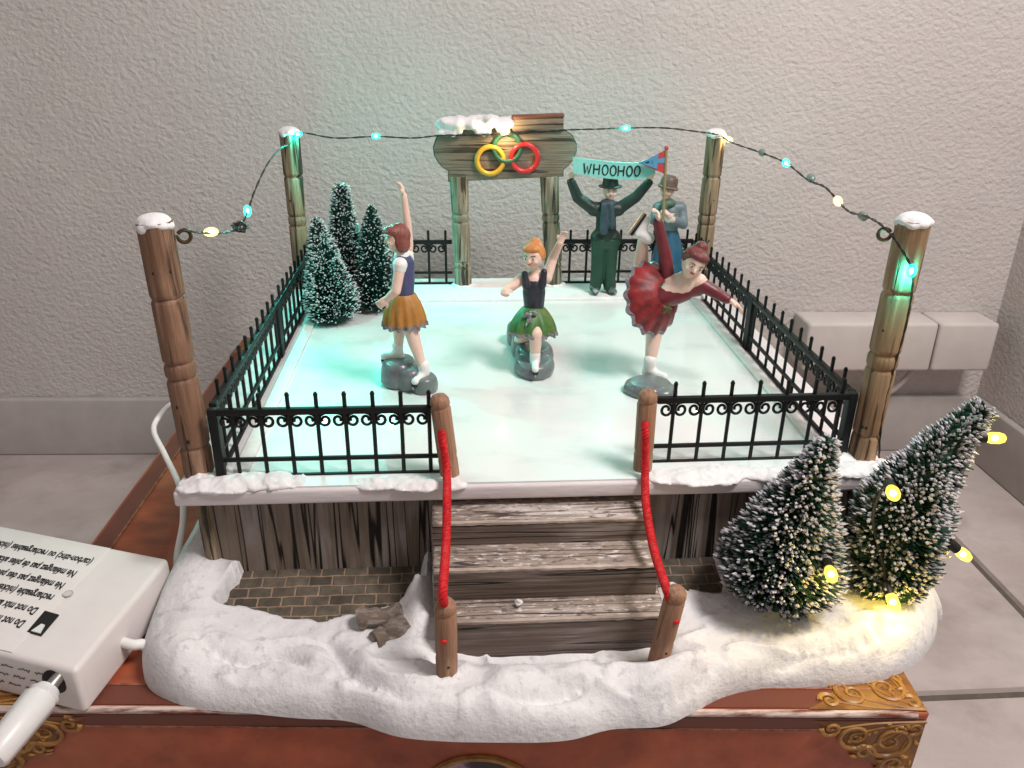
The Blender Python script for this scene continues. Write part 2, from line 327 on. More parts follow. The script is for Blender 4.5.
def tag(o, label, cat, group=None):
    o['label'] = label; o['category'] = cat
    if group: o['group'] = group
    return o
def thing(name, loc, label=None, cat=None, group=None, rz=0):
    o = bpy.data.objects.new(name, None); COL.objects.link(o); o.location = loc; o.rotation_euler.z = rz
    o.empty_display_size = .05; o['_o'] = tuple(loc)
    if label: tag(o, label, cat, group)
    return o
def dup(o, loc=None, rz=None, label=None, parent=None):
    c = o.copy(); COL.objects.link(c)
    if parent is not None: c.parent = parent
    if loc is not None: c.location = loc
    if rz is not None: c.rotation_euler.z = rz
    if label: c['label'] = label
    for ch in [k for k in bpy.data.objects if k.parent == o]: dup(ch, parent=c)
    return c
def organic(mb, name, m, parent, voxel=.005, sm=4, fac=.5, disp=0, dsc=20):
    """melt overlapping closed solids into one continuous surface"""
    me = bpy.data.meshes.new(name); off = V(parent['_o'])
    me.from_pydata([tuple(p-off) for p in mb.v], [], mb.f)
    bm = bmesh.new(); bm.from_mesh(me); bmesh.ops.recalc_face_normals(bm, faces=bm.faces); bm.to_mesh(me); bm.free()
    t = bpy.data.objects.new('tmp', me); COL.objects.link(t)
    r = t.modifiers.new('r', 'REMESH'); r.mode = 'VOXEL'; r.voxel_size = voxel
    k = t.modifiers.new('s', 'SMOOTH'); k.iterations = sm; k.factor = fac
    dg = bpy.context.evaluated_depsgraph_get()
    nm = bpy.data.meshes.new_from_object(t.evaluated_get(dg)); nm.name = name
    bpy.data.objects.remove(t); bpy.data.meshes.remove(me)
    if disp:
        ns = [v.normal.copy() for v in nm.vertices]
        for v, nn in zip(nm.vertices, ns):
            q = v.co+off; v.co += nn*disp*(noise.noise(q*dsc)+.6*noise.noise(q*dsc*2.3)+.4*noise.noise(q*dsc*5))
    nm.materials.clear(); nm.materials.append(m)
    nm.polygons.foreach_set('use_smooth', [True]*len(nm.polygons))
    ob = bpy.data.objects.new(name, nm); COL.objects.link(ob); ob.parent = parent; ob['_o'] = tuple(off); return ob
def spline(pts, n=8):
    pts = [V(p) for p in pts]; out = []
    for i in range(len(pts)-1):
        p0, p1, p2, p3 = pts[max(i-1, 0)], pts[i], pts[i+1], pts[min(i+2, len(pts)-1)]
        for k in range(n):
            t = k/n
            out.append(.5*((2*p1)+(p2-p0)*t+(2*p0-5*p1+4*p2-p3)*t*t+(3*p1-p0-3*p2+p3)*t**3))
    return out+[pts[-1]]
def text_mesh(body, size, ext=.001):
    cu = bpy.data.curves.new('t', 'FONT'); cu.body = body; cu.size = size; cu.extrude = ext; cu.resolution_u = 3; cu.offset = .0012
    t = bpy.data.objects.new('t', cu); COL.objects.link(t)
    dg = bpy.context.evaluated_depsgraph_get(); me = bpy.data.meshes.new_from_object(t.evaluated_get(dg))
    vs = [v.co.copy() for v in me.vertices]; fs = [list(p.vertices) for p in me.polygons]
    bpy.data.objects.remove(t); bpy.data.meshes.remove(me); return vs, fs

# ------------------------------------------------------------------ the setting
ZF, ZT = -1.7, -.55
WY = lambda x: 3.36-.032*(x+3.513)
def wallbox(x0, x1, d0, d1, z0, z1):    # follows the back wall's slight turn; d = distance in front of it
    return [(x0, WY(x0)-d1, z0), (x1, WY(x1)-d1, z0), (x1, WY(x1)-d0, z0), (x0, WY(x0)-d0, z0),
            (x0, WY(x0)-d1, z1), (x1, WY(x1)-d1, z1), (x1, WY(x1)-d0, z1), (x0, WY(x0)-d0, z1)]
XC = 3.97
MB().hexa(wallbox(-9, XC+.3, -.3, 0, ZF-.1, 7)).build('wall', M['wall'], smooth=False, kind='structure', origin=(0, 3.3, ZF))
MB().box((XC, -5, ZF-.1), (XC+.3, WY(XC)-.001, 7)).build('wall_right', M['wall'], smooth=False, kind='structure', origin=(XC, 0, ZF))
SK = -1.2
MB().hexa(wallbox(-9, XC-.07, .002, .07, ZF, SK)).build('skirting_board', M['skirting'], bevel=.018, bseg=3, kind='structure')
MB().box((XC-.07, -5, ZF), (XC-.002, WY(XC)-.003, SK)).build('skirting_board_right', M['skirting'], bevel=.018, bseg=3, kind='structure')
fl = MB(); fl.box((-12, -9, ZF-.2), (XC, 3.4, ZF-.025), 0)
TS, GW = 4.5, .05
for i in range(-3, 1):
    for j in range(-2, 1):
        x0, y0 = 3.16+TS*i, .42+TS*j
        x1, y1 = min(x0+TS-GW, XC), min(y0+TS-GW, 3.42)
        b = .012; z1 = ZF
        fl.hexa([(x0, y0, ZF-.03), (x1, y0, ZF-.03), (x1, y1, ZF-.03), (x0, y1, ZF-.03), (x0+b, y0+b, z1), (x1-b, y0+b, z1), (x1-b, y1-b, z1), (x0+b, y1-b, z1)], 1)
fl.build('floor', [M['grout'], M['tile']], smooth=False, kind='structure', origin=(0, 0, ZF))

# pale box on the wall, with the cable hanging out below it
zt_, zb_ = -.48, -.87
wb = thing('wall_box', (3.1, WY(3.1), zb_), 'pale surface-mounted wiring box on the wall above the skirting', 'wiring box')
def wbx(x0, x1, d0, d1, z0, z1, name, m, bev): MB().hexa(wallbox(x0, x1, d0, d1, z0, z1)).build(name, M[m], wb, bevel=bev, bseg=3)
wbx(2.33, 3.33, .002, .30, zb_, zt_, 'cover', 'box_white', .025)
wbx(3.342, 3.80, .002, .30, zb_, zt_, 'cover', 'box_white', .025)
wbx(2.40, 3.74, .002, .27, zb_+.02, zt_-.02, 'back_plate', 'dark', 0)
tag(MB().tube(spline([(2.45, WY(2.45)-.08, SK+.03), (2.95, WY(2.95)-.10, SK+.035), (3.15, WY(3.15)-.16, SK+.10), (3.28, WY(3.28)-.22, zb_+.03)]), .022, 8).build('cable', M['skirting']),
    'grey cable lying on the skirting below the pale wall box', 'cable')

# ------------------------------------------------------------------ the trunk the village stands on
FLc, FRc = V((-1.98, -.60, 0)), V((1.285, -.794, 0))
ex = (FRc-FLc).normalized(); ey = V((.031, .9995, 0)); TL_, TD = (FRc-FLc).length, 3.50
def tp(a, b, c=0, wz=ZT): return FLc+ex*a+ey*b+V((0, 0, wz+c))
trunk = thing('storage_trunk', tp(TL_/2, TD/2, 0, ZF), 'reddish brown printed trunk with gilt corner ornaments under the village', 'trunk')
ins = .09
body = MB().hexa([tp(ins, ins, 0, ZF), tp(TL_-ins, ins, 0, ZF), tp(TL_-ins, TD-ins, 0, ZF), tp(ins, TD-ins, 0, ZF), tp(0, 0), tp(TL_, 0), tp(TL_, TD), tp(0, TD)]
                 ).build('body', M['leather'], trunk, bevel=.012, bseg=3)
def fr(a, c, out=0):    # a point on the front face, c below the top edge
    k = c/(ZT-ZF); p = tp(a, ins*k-out, -c); return p
bands = MB(); seams = MB(); e = .004
def quad(mb, pts, th, mi=0):
    pts = [V(p) for p in pts]; n = (pts[1]-pts[0]).cross(pts[3]-pts[0]).normalized()
    mb.hexa([p-n*.002 for p in pts]+[p+n*th for p in pts], mi)
bw = .105
quad(bands, [tp(.02, .02), tp(TL_-.02, .02), tp(TL_-.02, bw), tp(.02, bw)], e)
quad(bands, [tp(.02, bw), tp(bw, bw), tp(bw, TD-.1), tp(.02, TD-.1)], e)
quad(bands, [tp(TL_-bw, bw), tp(TL_-.02, bw), tp(TL_-.02, TD-.1), tp(TL_-bw, TD-.1)], e)
quad(bands, [fr(.02, .075), fr(TL_-.02, .075), fr(TL_-.02, .02), fr(.02, .02)], e)
bands.build('edge_band', M['band'], trunk, smooth=False)
quad(seams, [tp(bw, bw), tp(TL_-bw, bw), tp(TL_-bw, bw+.008), tp(bw, bw+.008)], e*1.6)
quad(seams, [tp(bw, bw), tp(bw+.008, bw), tp(bw+.008, TD-.1), tp(bw, TD-.1)], e*1.8)
quad(seams, [fr(.02, .083), fr(TL_-.02, .083), fr(TL_-.02, .075), fr(.02, .075)], e*1.6)
seams.build('seam', M['seam'], trunk, smooth=False)
MB().tube([tp(.02+TL_*.98*i/40, .006, -.008) for i in range(41)], .013, 10).build('worn_edge', M['worn'], trunk)
def spiral(f, c, r0, a0, turns, grow=.0, n=26, sgn=1):
    out = []
    for i in range(n+1):
        t = i/n; r = r0*(1-.85*t); a = a0+sgn*turns*2*PI*t
        out.append(f(c[0]+r*math.cos(a)*1.0, c[1]+r*math.sin(a)))
    return out
def ornament(face, sx, size=.44, d=.32):
    """gilt scrollwork in a corner: face(u, v) -> point, u along the long edge, v away from it"""
    g = MB(); h = MB()
    edge = [(0, 0), (size, 0)]
    n = 10
    pts = [face(0.012, .012), face(size, .012)]+[face(size*(1-i/n)*(1-.10*math.sin(PI*i/n*3)), d*(i/n)+.012) for i in range(1, n+1)]
    g.add(pts, [tuple(range(len(pts)))])
    for (cx, cy, r, a0, tn, sg) in ((.11, .11, .085, .4, 1.6, 1), (.24, .085, .065, 2.2, 1.5, -1), (.33, .05, .035, 0, 1.4, 1), (.08, .23, .045, 1.2, 1.4, -1), (.19, .17, .035, 3, 1.3, 1), (.045, .045, .03, 1, 1.2, 1), (.40, .04, .028, 2, 1.2, -1)):
        if cx > size-.02: continue
        sp = spiral(face, (cx, cy), r, a0, tn, sgn=sg)
        h.tube(spline([face(.012, .012), face(cx*.55+.01, cy*.45), sp[-1]], 5), .0045, 5)
        h.tube(sp, [.010*(1-.5*i/len(sp)) for i in range(len(sp))], 6)
        for k in range(5):
            q = rnd.uniform(0, 2*PI); c0 = face(cx+r*1.15*math.cos(q), cy+r*1.15*math.sin(q)) if cx-r*1.2 > 0.01 and cy-r*1.2 > .01 else face(cx, cy)
            h.ell(c0, (.016, .010, .006), n=8, k=6)
    for k in range(26):
        u_, v_ = rnd.uniform(.02, size*.95), rnd.uniform(.02, d*.9)
        if u_/size+v_/d > 1.05: continue
        q = rnd.uniform(0, 2*PI); r_ = rnd.uniform(.015, .04)
        h.tube([face(max(.008, u_+r_*t_*math.cos(q+t_)), max(.008, v_+r_*t_*math.sin(q+t_))) for t_ in (0, .33, .66, 1)], [.003, .008, .006, .002], 6)
    o = g.build('corner_ornament', M['gold_dark'], trunk, smooth=False); h.build('scroll', M['gold'], o)
ornament(lambda u, v: tp(TL_-u, v, .006), 1, .42, .40)
ornament(lambda u, v: tp(u, v, .006), -1, .42, .40)
ornament(lambda u, v: tp(u, TD-v, .006), -1, .30, .36)
ornament(lambda u, v: fr(TL_-u, v+.02, .006), 1, .40, .34)
ornament(lambda u, v: fr(u, v+.02, .006), -1, .40, .34)
mc = (1.725, .43)
md = MB(); rim_ = [fr(mc[0]+.20*math.cos(2*PI*i/48), mc[1]+.20*math.sin(2*PI*i/48), .005) for i in range(48)]
md.add(rim_, [tuple(range(48))]); mdo = md.build('medallion', M['black_print'], trunk, smooth=False)
MB().tube(rim_+rim_[:2], .013, 6, cap=False).build('gilt_rim', M['gold'], mdo)

# ------------------------------------------------------------------ ice rink base
rink = thing('ice_rink', (0, 1.1, ZT), 'white model ice rink on a snowy base with wooden steps', 'model rink')
X0, X1, Y0, Y1, ZS = -1.36, 1.385, -.145, 2.47, -.062
MB().box((X0, Y0, ZS), (X1, Y1, 0)).build('deck', M['slab'], rink, bevel=.012, bseg=3)
iX0, iX1, iY0, iY1 = -1.11, 1.13, .10, 2.0
ic = MB()
ic.box((iX0, -.13, -.01), (iX1, iY1, .008)); ic.build('ice_sheet', M['ice'], rink, smooth=False)
for lo, hi in (((iX0-.06, -.02, -.01), (iX0, iY1+.05, .022)), ((iX1, -.02, -.01), (iX1+.06, iY1+.05, .022))): MB().box(lo, hi).build('rim', M['rim'], rink, bevel=.006)
MB().box((-1.28, iY1, -.01), (1.28, 2.44, .028)).build('back_ledge', M['snow_soft'], rink, bevel=.012, bseg=3)
# lumpy snow drifts along the deck edge
def drift(pts, rad, name='snow_patch', parent=None, m='snow_soft', vox=.008):
    b = MB()
    for p, r in zip(pts, rad):
        for k in range(3):
            b.ell(V(p)+V((rnd.uniform(-.5, .5)*r[0], rnd.uniform(-.3, .3)*r[1], rnd.uniform(-.2, .2)*r[2])), (r[0]*rnd.uniform(.7, 1.05), r[1]*rnd.uniform(.7, 1.05), r[2]*rnd.uniform(.7, 1.1)))
    return organic(b, name, M[m], parent or rink, vox, 5, disp=.45*min(r[2] for r in rad), dsc=26)
drift([(-1.29+.04*i, -.09+rnd.uniform(-.015, .02), .006) for i in range(9)], [(.07, .06, .019)]*9)
drift([(-.66+.05*i, -.12+.008*rnd.random(), .0) for i in range(7)], [(.07, .05, .015)]*7)
drift([(.50+.055*i, -.10-.02*math.sin(i), .0) for i in range(8)], [(.08, .06, .016)]*8)
drift([(1.15+.05*i, -.09, .006) for i in range(5)], [(.08, .06, .018)]*5)
drift([(-1.2, .02, .008)], [(.10, .06, .02)]); drift([(1.22, .0, .008)], [(.10, .06, .02)])

# plank walls under the deck
ZG = -.385
pw = MB(); pw.box((-1.285, -.065, -.52), (-.405, 2.30, ZS)); pw.build('plank_wall', M['plank'], rink)
pw = MB(); pw.box((.405, -.065, -.52), (1.29, 2.30, ZS)); pw.build('plank_wall', M['plank'], rink)
MB().box((-.405, -.0, -.52), (.405, 2.25, ZS)).build('core', M['dark'], rink)
cp = MB(); cp.tube([(-1.275, -.05, -.50), (-1.285, -.055, -.2), (-1.28, -.055, ZS)], [.035, .03, .028], 10); cp.build('corner_board', M['post_pale_lit'], rink)
# steps
TR = [(-.252, -.09, -.187), (-.404, -.187, -.318), (-.522, -.318, -.49)]
lx = [(at(431, 525, z=-.09).x, at(650, 518, z=-.09).x), (at(432, 573, z=-.187).x, at(659, 563, z=-.187).x), (at(435, 622, z=-.318).x, at(666, 608, z=-.318).x)]
for i, (y, z, zb) in enumerate(TR):
    a, b = lx[i]
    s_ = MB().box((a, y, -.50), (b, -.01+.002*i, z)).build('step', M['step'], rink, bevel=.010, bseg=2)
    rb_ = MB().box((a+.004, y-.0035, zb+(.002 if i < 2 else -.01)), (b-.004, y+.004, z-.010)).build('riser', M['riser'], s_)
    ne = MB(); N = 60
    pts = [(a+.006+(b-a-.012)*k/N, y+.003, z-.004+.003*noise.noise(V((k*.6, i*9, 0)))) for k in range(N+1)]
    ne.tube(pts, [.0100+.004*noise.noise(V((k*.35, i*5, 3))) for k in range(N+1)], 6); ne.build('worn_edge', M['step_edge'], s_)
drift([at(519, 603, z=-.30)], [(.014, .012, .014)], m='snow_soft', vox=.004)

# brick paving in front of the planks (left and right)
bp_ = MB()
b0 = at(222, 586, y=-.07); n = 24
def bz(y): return -.415-.06*(-.07-y)/.25
P = []
for i in range(n+1):
    for j in range(13):
        x = -1.27+.86*i/n; y = -.06-.34*j/12; P.append((x, y, bz(y)+.004*noise.noise(V((x*9, y*9, 1)))))
F_ = [(i*13+j, (i+1)*13+j, (i+1)*13+j+1, i*13+j+1) for i in range(n) for j in range(12)]
bp_.add(P, F_).build('brick_paving', M['brick'], rink)
MB().add([(p[0]+1.675, p[1], p[2]) for p in P], F_).build('brick_paving', M['brick'], rink)

# snow ground
out_px = [(205, 530), (190, 560), (166, 607), (148, 645), (143, 668), (152, 692), (190, 708), (250, 714), (300, 719), (349, 722), (397, 737), (445, 742), (495, 743), (540, 743), (573, 740), (612, 730), (661, 727), (690, 715), (724, 698), (760, 690), (800, 689), (850, 686), (885, 681), (915, 665), (933, 643), (936, 622), (926, 602)]
outer = [at(px, py, z=ZT) for px, py in out_px]
outer = [V((-1.62, 1.7, ZT)), V((-1.55, .9, ZT))]+outer[0:]+[V((1.52, .9, ZT)), V((1.55, 1.7, ZT))]
outer = spline(outer, 14)
# resample evenly
def resample(pts, n):
    d = [0]
    for a, b in zip(pts, pts[1:]): d.append(d[-1]+(b-a).length)
    out = []; k = 0
    for i in range(n):
        t = d[-1]*i/(n-1)
        while k < len(d)-2 and d[k+1] < t: k += 1
        out.append(pts[k].lerp(pts[k+1], (t-d[k])/max(d[k+1]-d[k], 1e-9)))
    return out
NS, NV = 520, 90
outer = resample(outer, NS)
inner = resample([V((-1.20, 1.7, 0)), V((-1.20, .02, 0)), V((1.2, .02, 0)), V((1.2, 1.7, 0))], NS)
# match inner parameter by nearest x for the front part so that the lines run front to back
def inn(o):
    x = max(-1.2, min(1.2, o.x)); y = .02
    if o.x < -1.2 or o.x > 1.2: y = max(.02, o.y+.25)
    return V((x, y, 0))
inner = [inn(o) for o in outer]
def sst(a, b, t): t = max(0, min(1, (t-a)/(b-a))); return t*t*(3-2*t)
def in_patch(x, y):
    """how much the ground is bare at this spot (1 = brick shows)"""
    w = .022*noise.noise(V((x*14, y*14, 4)))+.01*noise.noise(V((x*40, y*40, 7)))
    L_ = sst(-1.20, -1.15, x+w+(-.10-y)*.25) * (1-sst(-.50, -.43, x+w)) * sst(-.315, -.265, y+w+.06*math.sin(x*7+.5)*0.6)
    R_ = sst(.42, .46, x+w)*(1-sst(.66, .74, x+w))*sst(-.28, -.22, y+w)
    return max(L_, R_)
CR = [[(326, 646), (338, 664), (358, 686), (400, 702), (440, 706)], [(478, 698), (520, 705), (560, 700), (606, 681)], [(195, 650), (240, 668), (285, 662), (312, 676)], [(728, 690), (760, 672), (800, 660), (850, 655), (905, 632)], [(640, 712), (690, 690), (720, 668)], [(800, 668), (850, 672), (890, 660)]]
CR = [spline([at(px, py, z=-.46) for px, py in c], 5) for c in CR]
def crease(x, y):
    h = 0
    for i, c in enumerate(CR):
        if x < min(p.x for p in c)-.15 or x > max(p.x for p in c)+.15: continue
        k, p = min(enumerate(c), key=lambda q: (q[1].x-x)**2+(q[1].y-y)**2)
        d = math.hypot(p.x-x, p.y-y); sd = y-p.y; f = math.sin(PI*k/(len(c)-1))**.5
        h += f*(-.034*math.exp(-(d/.020)**2)+.026*math.exp(-((d-.055)/.04)**2)*(1 if sd > 0 else .3))
    return h
def top(x, y, v):
    h = .115+.055*sst(-.45, .0, y)
    h += .030*noise.noise(V((x*2.1, y*2.1, .3)))+.020*noise.noise(V((x*5, y*5, 1.7)))+.006*noise.noise(V((x*13, y*15, 2.2)))+.002*noise.noise(V((x*42, y*42, 2.2)))
    rg_ = 1-abs(noise.noise(V((x*4.2+1.5*noise.noise(V((x*3, y*3, 8))), y*9, 6.6))))*2.2; h += .021*max(0, rg_)**3*sst(-.30, -.5, y+.15*abs(x)*.0)
    # soft folds running along the front
    f = noise.noise(V((x*1.5, y*7.5+.8*math.sin(x*2.3), 5.1))); h += .022*(1-abs(f)*2)*sst(-.45, -.7, y)
    h += crease(x, y)
    h += .07*math.exp(-((x+1.32)/.13)**2)*sst(.3, -.2, y)                      # bank at the left
    h += .10*math.exp(-((x+1.14)/.06)**2-((y+.13)/.05)**2)
    h += .17*math.exp(-((x+.47)/.05)**2-((y+.20)/.17)**2)                    # drift beside the steps
    h += .06*math.exp(-((x-.5)/.05)**2-((y+.24)/.10)**2)
    h += .045*math.exp(-((x-1.1)/.5)**2-((y+.38)/.2)**2)
    h -= .05*math.exp(-((y+.56)/.06)**2)*(sst(-.46, -.40, x)-sst(.38, .44, x))
    k = in_patch(x, y)
    return h*(1-k)+(h-.30)*k if k > 0 else h
vs = []
for i, (o, c) in enumerate(zip(outer, inner)):
    for j in range(NV+1):
        v = j/NV
        # denser rows near the rim
        vv = 1-(1-v)**1.35
        p = c.lerp(V((o.x, o.y, 0)), vv)
        dist = (V((o.x, o.y, 0))-p).length
        h = top(p.x, p.y, vv)
        Rr = .13+.035*noise.noise(V((o.x*3, o.y*3, 9)))
        e_ = max(0, 1-dist/Rr)
        prof = max(0, 1-e_**2.4)**.5
        if vv >= .9999: prof = 0
        z = ZT+.002+max(h, .012)*prof if in_patch(p.x, p.y) < .01 else ZT+.002+h*prof
        vs.append(V((p.x, p.y, z)))
fs = [(i*(NV+1)+j, (i+1)*(NV+1)+j, (i+1)*(NV+1)+j+1, i*(NV+1)+j+1) for i in range(NS-1) for j in range(NV)]
MB().add(vs, fs).build('snow_ground', M['snow'], rink, angle=80)

def groundz(x, y): return ZT+top(x, y, 0)

# ------------------------------------------------------------------ posts
def post_profile(h, r, grooves):
    zs = sorted(set([0, h*.25, h*.5, h*.75, h]+[z+d for z in grooves for d in (-.016, -.008, 0, .008, .016)])); out = []
    for z in zs:
        g = min([abs(z-q) for q in grooves]+[1]); rr = r*(.93+.07*z/h)
        out.append((rr*(.86 if g < .003 else .95 if g < .010 else 1), z))
    return out
H = .965
def corner_post(loc, m, label, hook=None, tilt=(0, 0), seed=0):
    t = thing('corner_post', loc, label, 'post', 'corner posts of the rink')
    t.rotation_euler = (tilt[0], tilt[1], 0)
    b = MB(); b.lathe(post_profile(H, .0585, [.12, .40, .46, .70]), (0, 0, 0), 26, wob=.07)
    for k in range(4):
        q = rnd.uniform(-2.6, -.5); z = rnd.choice([.16, .30, .56, .80]); b.ell((.052*math.cos(q), .052*math.sin(q), z), (.007, .007, .010), n=8, k=6, mi=1)
    b.build('shaft', [M[m], M['dark']], t, raw=True)
    cb = MB()
    for k in range(9):
        q = 2*PI*k/9; cb.ell((.042*math.cos(q), .042*math.sin(q), H-.002-.016*rnd.random()), (.026, .026, .014+.012*rnd.random()))
    cb.ell((0, 0, H+.002), (.056, .056, .026))
    cap = organic(cb, 'snow_cap', M['snow_soft'], {'_o': (0, 0, 0)} if False else t, .007, 4)
    cap.data.transform(Matrix.Translation(V(t['_o'])))      # organic() took the post's place off; this one was modelled at its foot
    if hook:
        hd = V(hook).normalized(); c = hd*.088+V((0, 0, H-.060))
        ring = [c+.021*(math.cos(a)*hd+math.sin(a)*V((0, 0, 1))) for a in [PI+2*PI*i/20*.92 for i in range(21)]]
        MB().tube([hd*.045+V((0, 0, H-.055))]+ring, .0068, 8).build('hook', M['hook'], t, raw=True)
    return t
corner_post((-1.30, 0, 0), 'post', 'reddish brown rink post with snow cap, beside the front left fence', hook=(1, .35, 0), tilt=(-.01, -.02))
corner_post((1.30, 0, 0), 'post_yellow_lit', 'brown rink post with a turquoise light against it, behind the frosted trees', hook=(-1, .35, 0), tilt=(0, .012))
corner_post((-1.30, 2.37, 0), 'post_pale_lit', 'rear rink post with turquoise glow, behind the three small trees')
corner_post((1.30, 2.37, 0), 'post_pale_lit', 'rear rink post with a warm light at its top, behind the skater in red')

def rope_post(loc, label, tilt=(0, 0), h=.29):
    t = thing('rope_post', loc, label, 'post', 'short posts holding the red ropes')
    t.rotation_euler = (tilt[0], tilt[1], 0)
    r = .037
    prof = [(r*.98, -.02), (r, .07), (r*.93, .085), (r, .10), (r*1.0, .16), (r, h-.055), (r*.90, h-.046), (r*1.0, h-.036), (r*.95, h-.018), (r*.7, h-.004), (r*.25, h+.003)]
    b = MB().lathe(prof, (0, 0, 0), 22, wob=.04); b.ell((.006, -r*.96, .055), (.005, .004, .005), n=8, k=6, mi=1)
    b.build('shaft', [M['rope_post'], M['dark']], t, raw=True)
    return t
uL, uR = V((-.346, -.062, 0)), V((.40, -.055, 0))
lL, lR = at(447, 672, z=-.43), at(659, 658, z=-.43)
rope_post(uL, 'upper wooden rope post at the left end of the deck opening', (.02, -.10), .345)
rope_post(uR, 'upper wooden rope post at the right end of the deck opening', (.02, -.02), .345)
rope_post(lL, 'wooden rope post standing in the snow left of the steps', (.03, .0), .31)
rope_post(lR, 'wooden rope post leaning right in the snow beside the steps', (.03, .11), .31)
def rope(pts, label, kn):
    t = thing('rope', pts[-1], label, 'rope', 'red ropes beside the steps')
    s = spline(pts, 10); b = MB()
    # two twisted strands
    s = resample(s, 260)
    for ph in (0, 2*PI/3, 4*PI/3):
        b.tube([p+.0088*(math.cos(i*.55+ph)*V((1, 0, 0))+math.sin(i*.55+ph)*(s[min(i+1, 259)]-s[max(i-1, 0)]).normalized().cross(V((1, 0, 0)))) for i, p in enumerate(s)], .0078, 8)
    b.build('cord', M['rope'], t)
    MB().ell(kn, (.014, .012, .010)).build('knot', M['rope'], t)
def rp(p, px, py, dy=0): return at(px, py, y=p.y+dy)
rope([rp(uL, 442, 430, -.028), rp(uL, 442.5, 443, -.055), at(446.5, 470, y=-.13), at(447, 500, y=-.26), at(446, 545, y=-.42), at(443, 590, y=lL.y-.02), at(444, 606, y=lL.y-.015)], 'red rope on the left of the steps', at(444, 641, y=lL.y-.036))
rope([rp(uR, 645, 423, -.035), rp(uR, 645, 434, -.06), at(645, 470, y=-.13), at(646, 505, y=-.24), at(654, 550, y=-.42), at(667, 590, y=lR.y+.0), at(670, 602, y=lR.y-.01)], 'red rope on the right of the steps, curving towards the leaning post', at(676, 621, y=lR.y-.036))

# ------------------------------------------------------------------ fences
def make_fence(Ln, nb, end0=True, end1=True):
    """a cast-iron panel along +x from its own foot"""
    t = thing('fence_panel', (0, 0, 0), 'x', 'fence', 'black iron fence panels round the rink')
    MB().box((0, -.012, .264), (Ln, .012, .290)).build('rail', M['iron'], t, bevel=.004)
    MB().box((0, -.008, .070), (Ln, .008, .086)).build('rail', M['iron'], t, bevel=.004)
    MB().box((0, -.009, .000), (Ln, .009, .014)).build('rail', M['iron'], t, bevel=.004)
    if end0: MB().box((-.022, -.014, 0), (.012, .014, .292)).build('end_post', M['iron'], t, bevel=.004)
    if end1: MB().box((Ln-.012, -.014, 0), (Ln+.020, .014, .292)).build('end_post', M['iron'], t, bevel=.004)
    p = Ln/nb; bar = None
    for i in range(nb):
        x = p*(i+.62)
        if bar is None:
            bar = MB().tube([(0, 0, .005), (0, 0, .335), (0, 0, .342), (0, 0, .352)], [.0078, .0078, .0092, .005], 8).build('bar', M['iron'], t, raw=True)
            bar.location.x = x
        else:
            c = bar.copy(); COL.objects.link(c); c.parent = t; c.location.x = x
    sc = MB()
    for i in range(-1, nb):
        xc = p*(i+1.12)
        for sg in (-1, 1):
            R0 = p*.27; cx = xc+sg*p*.235; pts = []
            if cx < .03 or cx > Ln-.03: continue
            for k in range(26):
                q = k/25; a = PI/2-sg*2*PI*1.3*q; r = R0*(1-.62*q)
                pts.append((cx+r*math.cos(a)*.86, 0, .262-R0*.92+r*math.sin(a)))
            sc.tube(pts, [.0072-.001*q for q in range(26)] if False else .0058, 6)
    sc.build('scrollwork', M['iron'], t)
    return t
f1 = make_fence(.82, 8, True, False); f1.location = (-1.20, -.045, 0); f1['label'] = 'front left iron fence panel between corner post and rope post'
f2 = make_fence(.77, 7, False, True); f2.location = (.445, -.005, 0); f2.rotation_euler.z = .012; f2['label'] = 'front right iron fence panel partly hidden by the frosted trees'
f3 = make_fence(1.14, 10); f3.location = (-1.215, 0.02, 0); f3.rotation_euler.z = PI/2; f3['label'] = 'near iron fence panel on the left side of the rink'
dup(f3, (-1.215, 1.20, 0), PI/2, 'far iron fence panel on the left side, behind the small trees')
dup(f3, (1.225, 0.04, 0), PI/2, 'near iron fence panel on the right side of the rink')
dup(f3, (1.225, 1.22, 0), PI/2, 'far iron fence panel on the right side, behind the skater in red')
f4 = make_fence(.86, 8, True, False); f4.location = (-1.20, 2.31, .026); f4['label'] = 'rear iron fence panel left of the wooden sign posts'
dup(f4, (.345, 2.31, .026), 0, 'rear iron fence panel behind the man in green trousers')

# ------------------------------------------------------------------ the sign
sy = 2.25
sign = thing('rink_sign', at(506, 291, y=sy), 'weathered wooden sign with yellow, green and red rings on two posts', 'sign')
def sp(px, py, d=0): return at(px, py, y=sy)+V((0, d, 0))
arcL = [(442, 133), (437, 139), (434, 148), (435, 156), (439, 163), (444, 168), (449, 171)]
arcR = [(563, 170), (568, 166), (573, 160), (576, 152), (576, 144), (572, 136), (563, 130)]
outl = arcL+[(449, 181.5), (563, 176.5)]+arcR+[(563, 117.5), (445, 121)]
poly = [sp(*p) for p in outl]
MB().prism(poly, (0, .055, 0)).build('board', M['sign'], sign, bevel=.006, bseg=2)
cx_, cz_ = sum(p.x for p in poly)/len(poly), sum(p.z for p in poly)/len(poly)
MB().prism([V((cx_+(p.x-cx_)*1.018, sy+.018, cz_+(p.z-cz_)*1.03)) for p in poly], (0, .05, 0)).build('edge_trim', M['sign_edge'], sign, bevel=.004)
a_, b_ = sp(512, 131.5), sp(563, 130.0)
tl_, tr_ = sp(512, 118.5), sp(563, 116.5)
MB().hexa([a_+V((0, -.022, 0)), b_+V((0, -.022, 0)), b_+V((0, .05, 0)), a_+V((0, .05, 0)), tl_+V((0, -.022, 0)), tr_+V((0, -.022, 0)), tr_+V((0, .05, 0)), tl_+V((0, .05, 0))]).build('top_board', M['sign'], sign, bevel=.005)
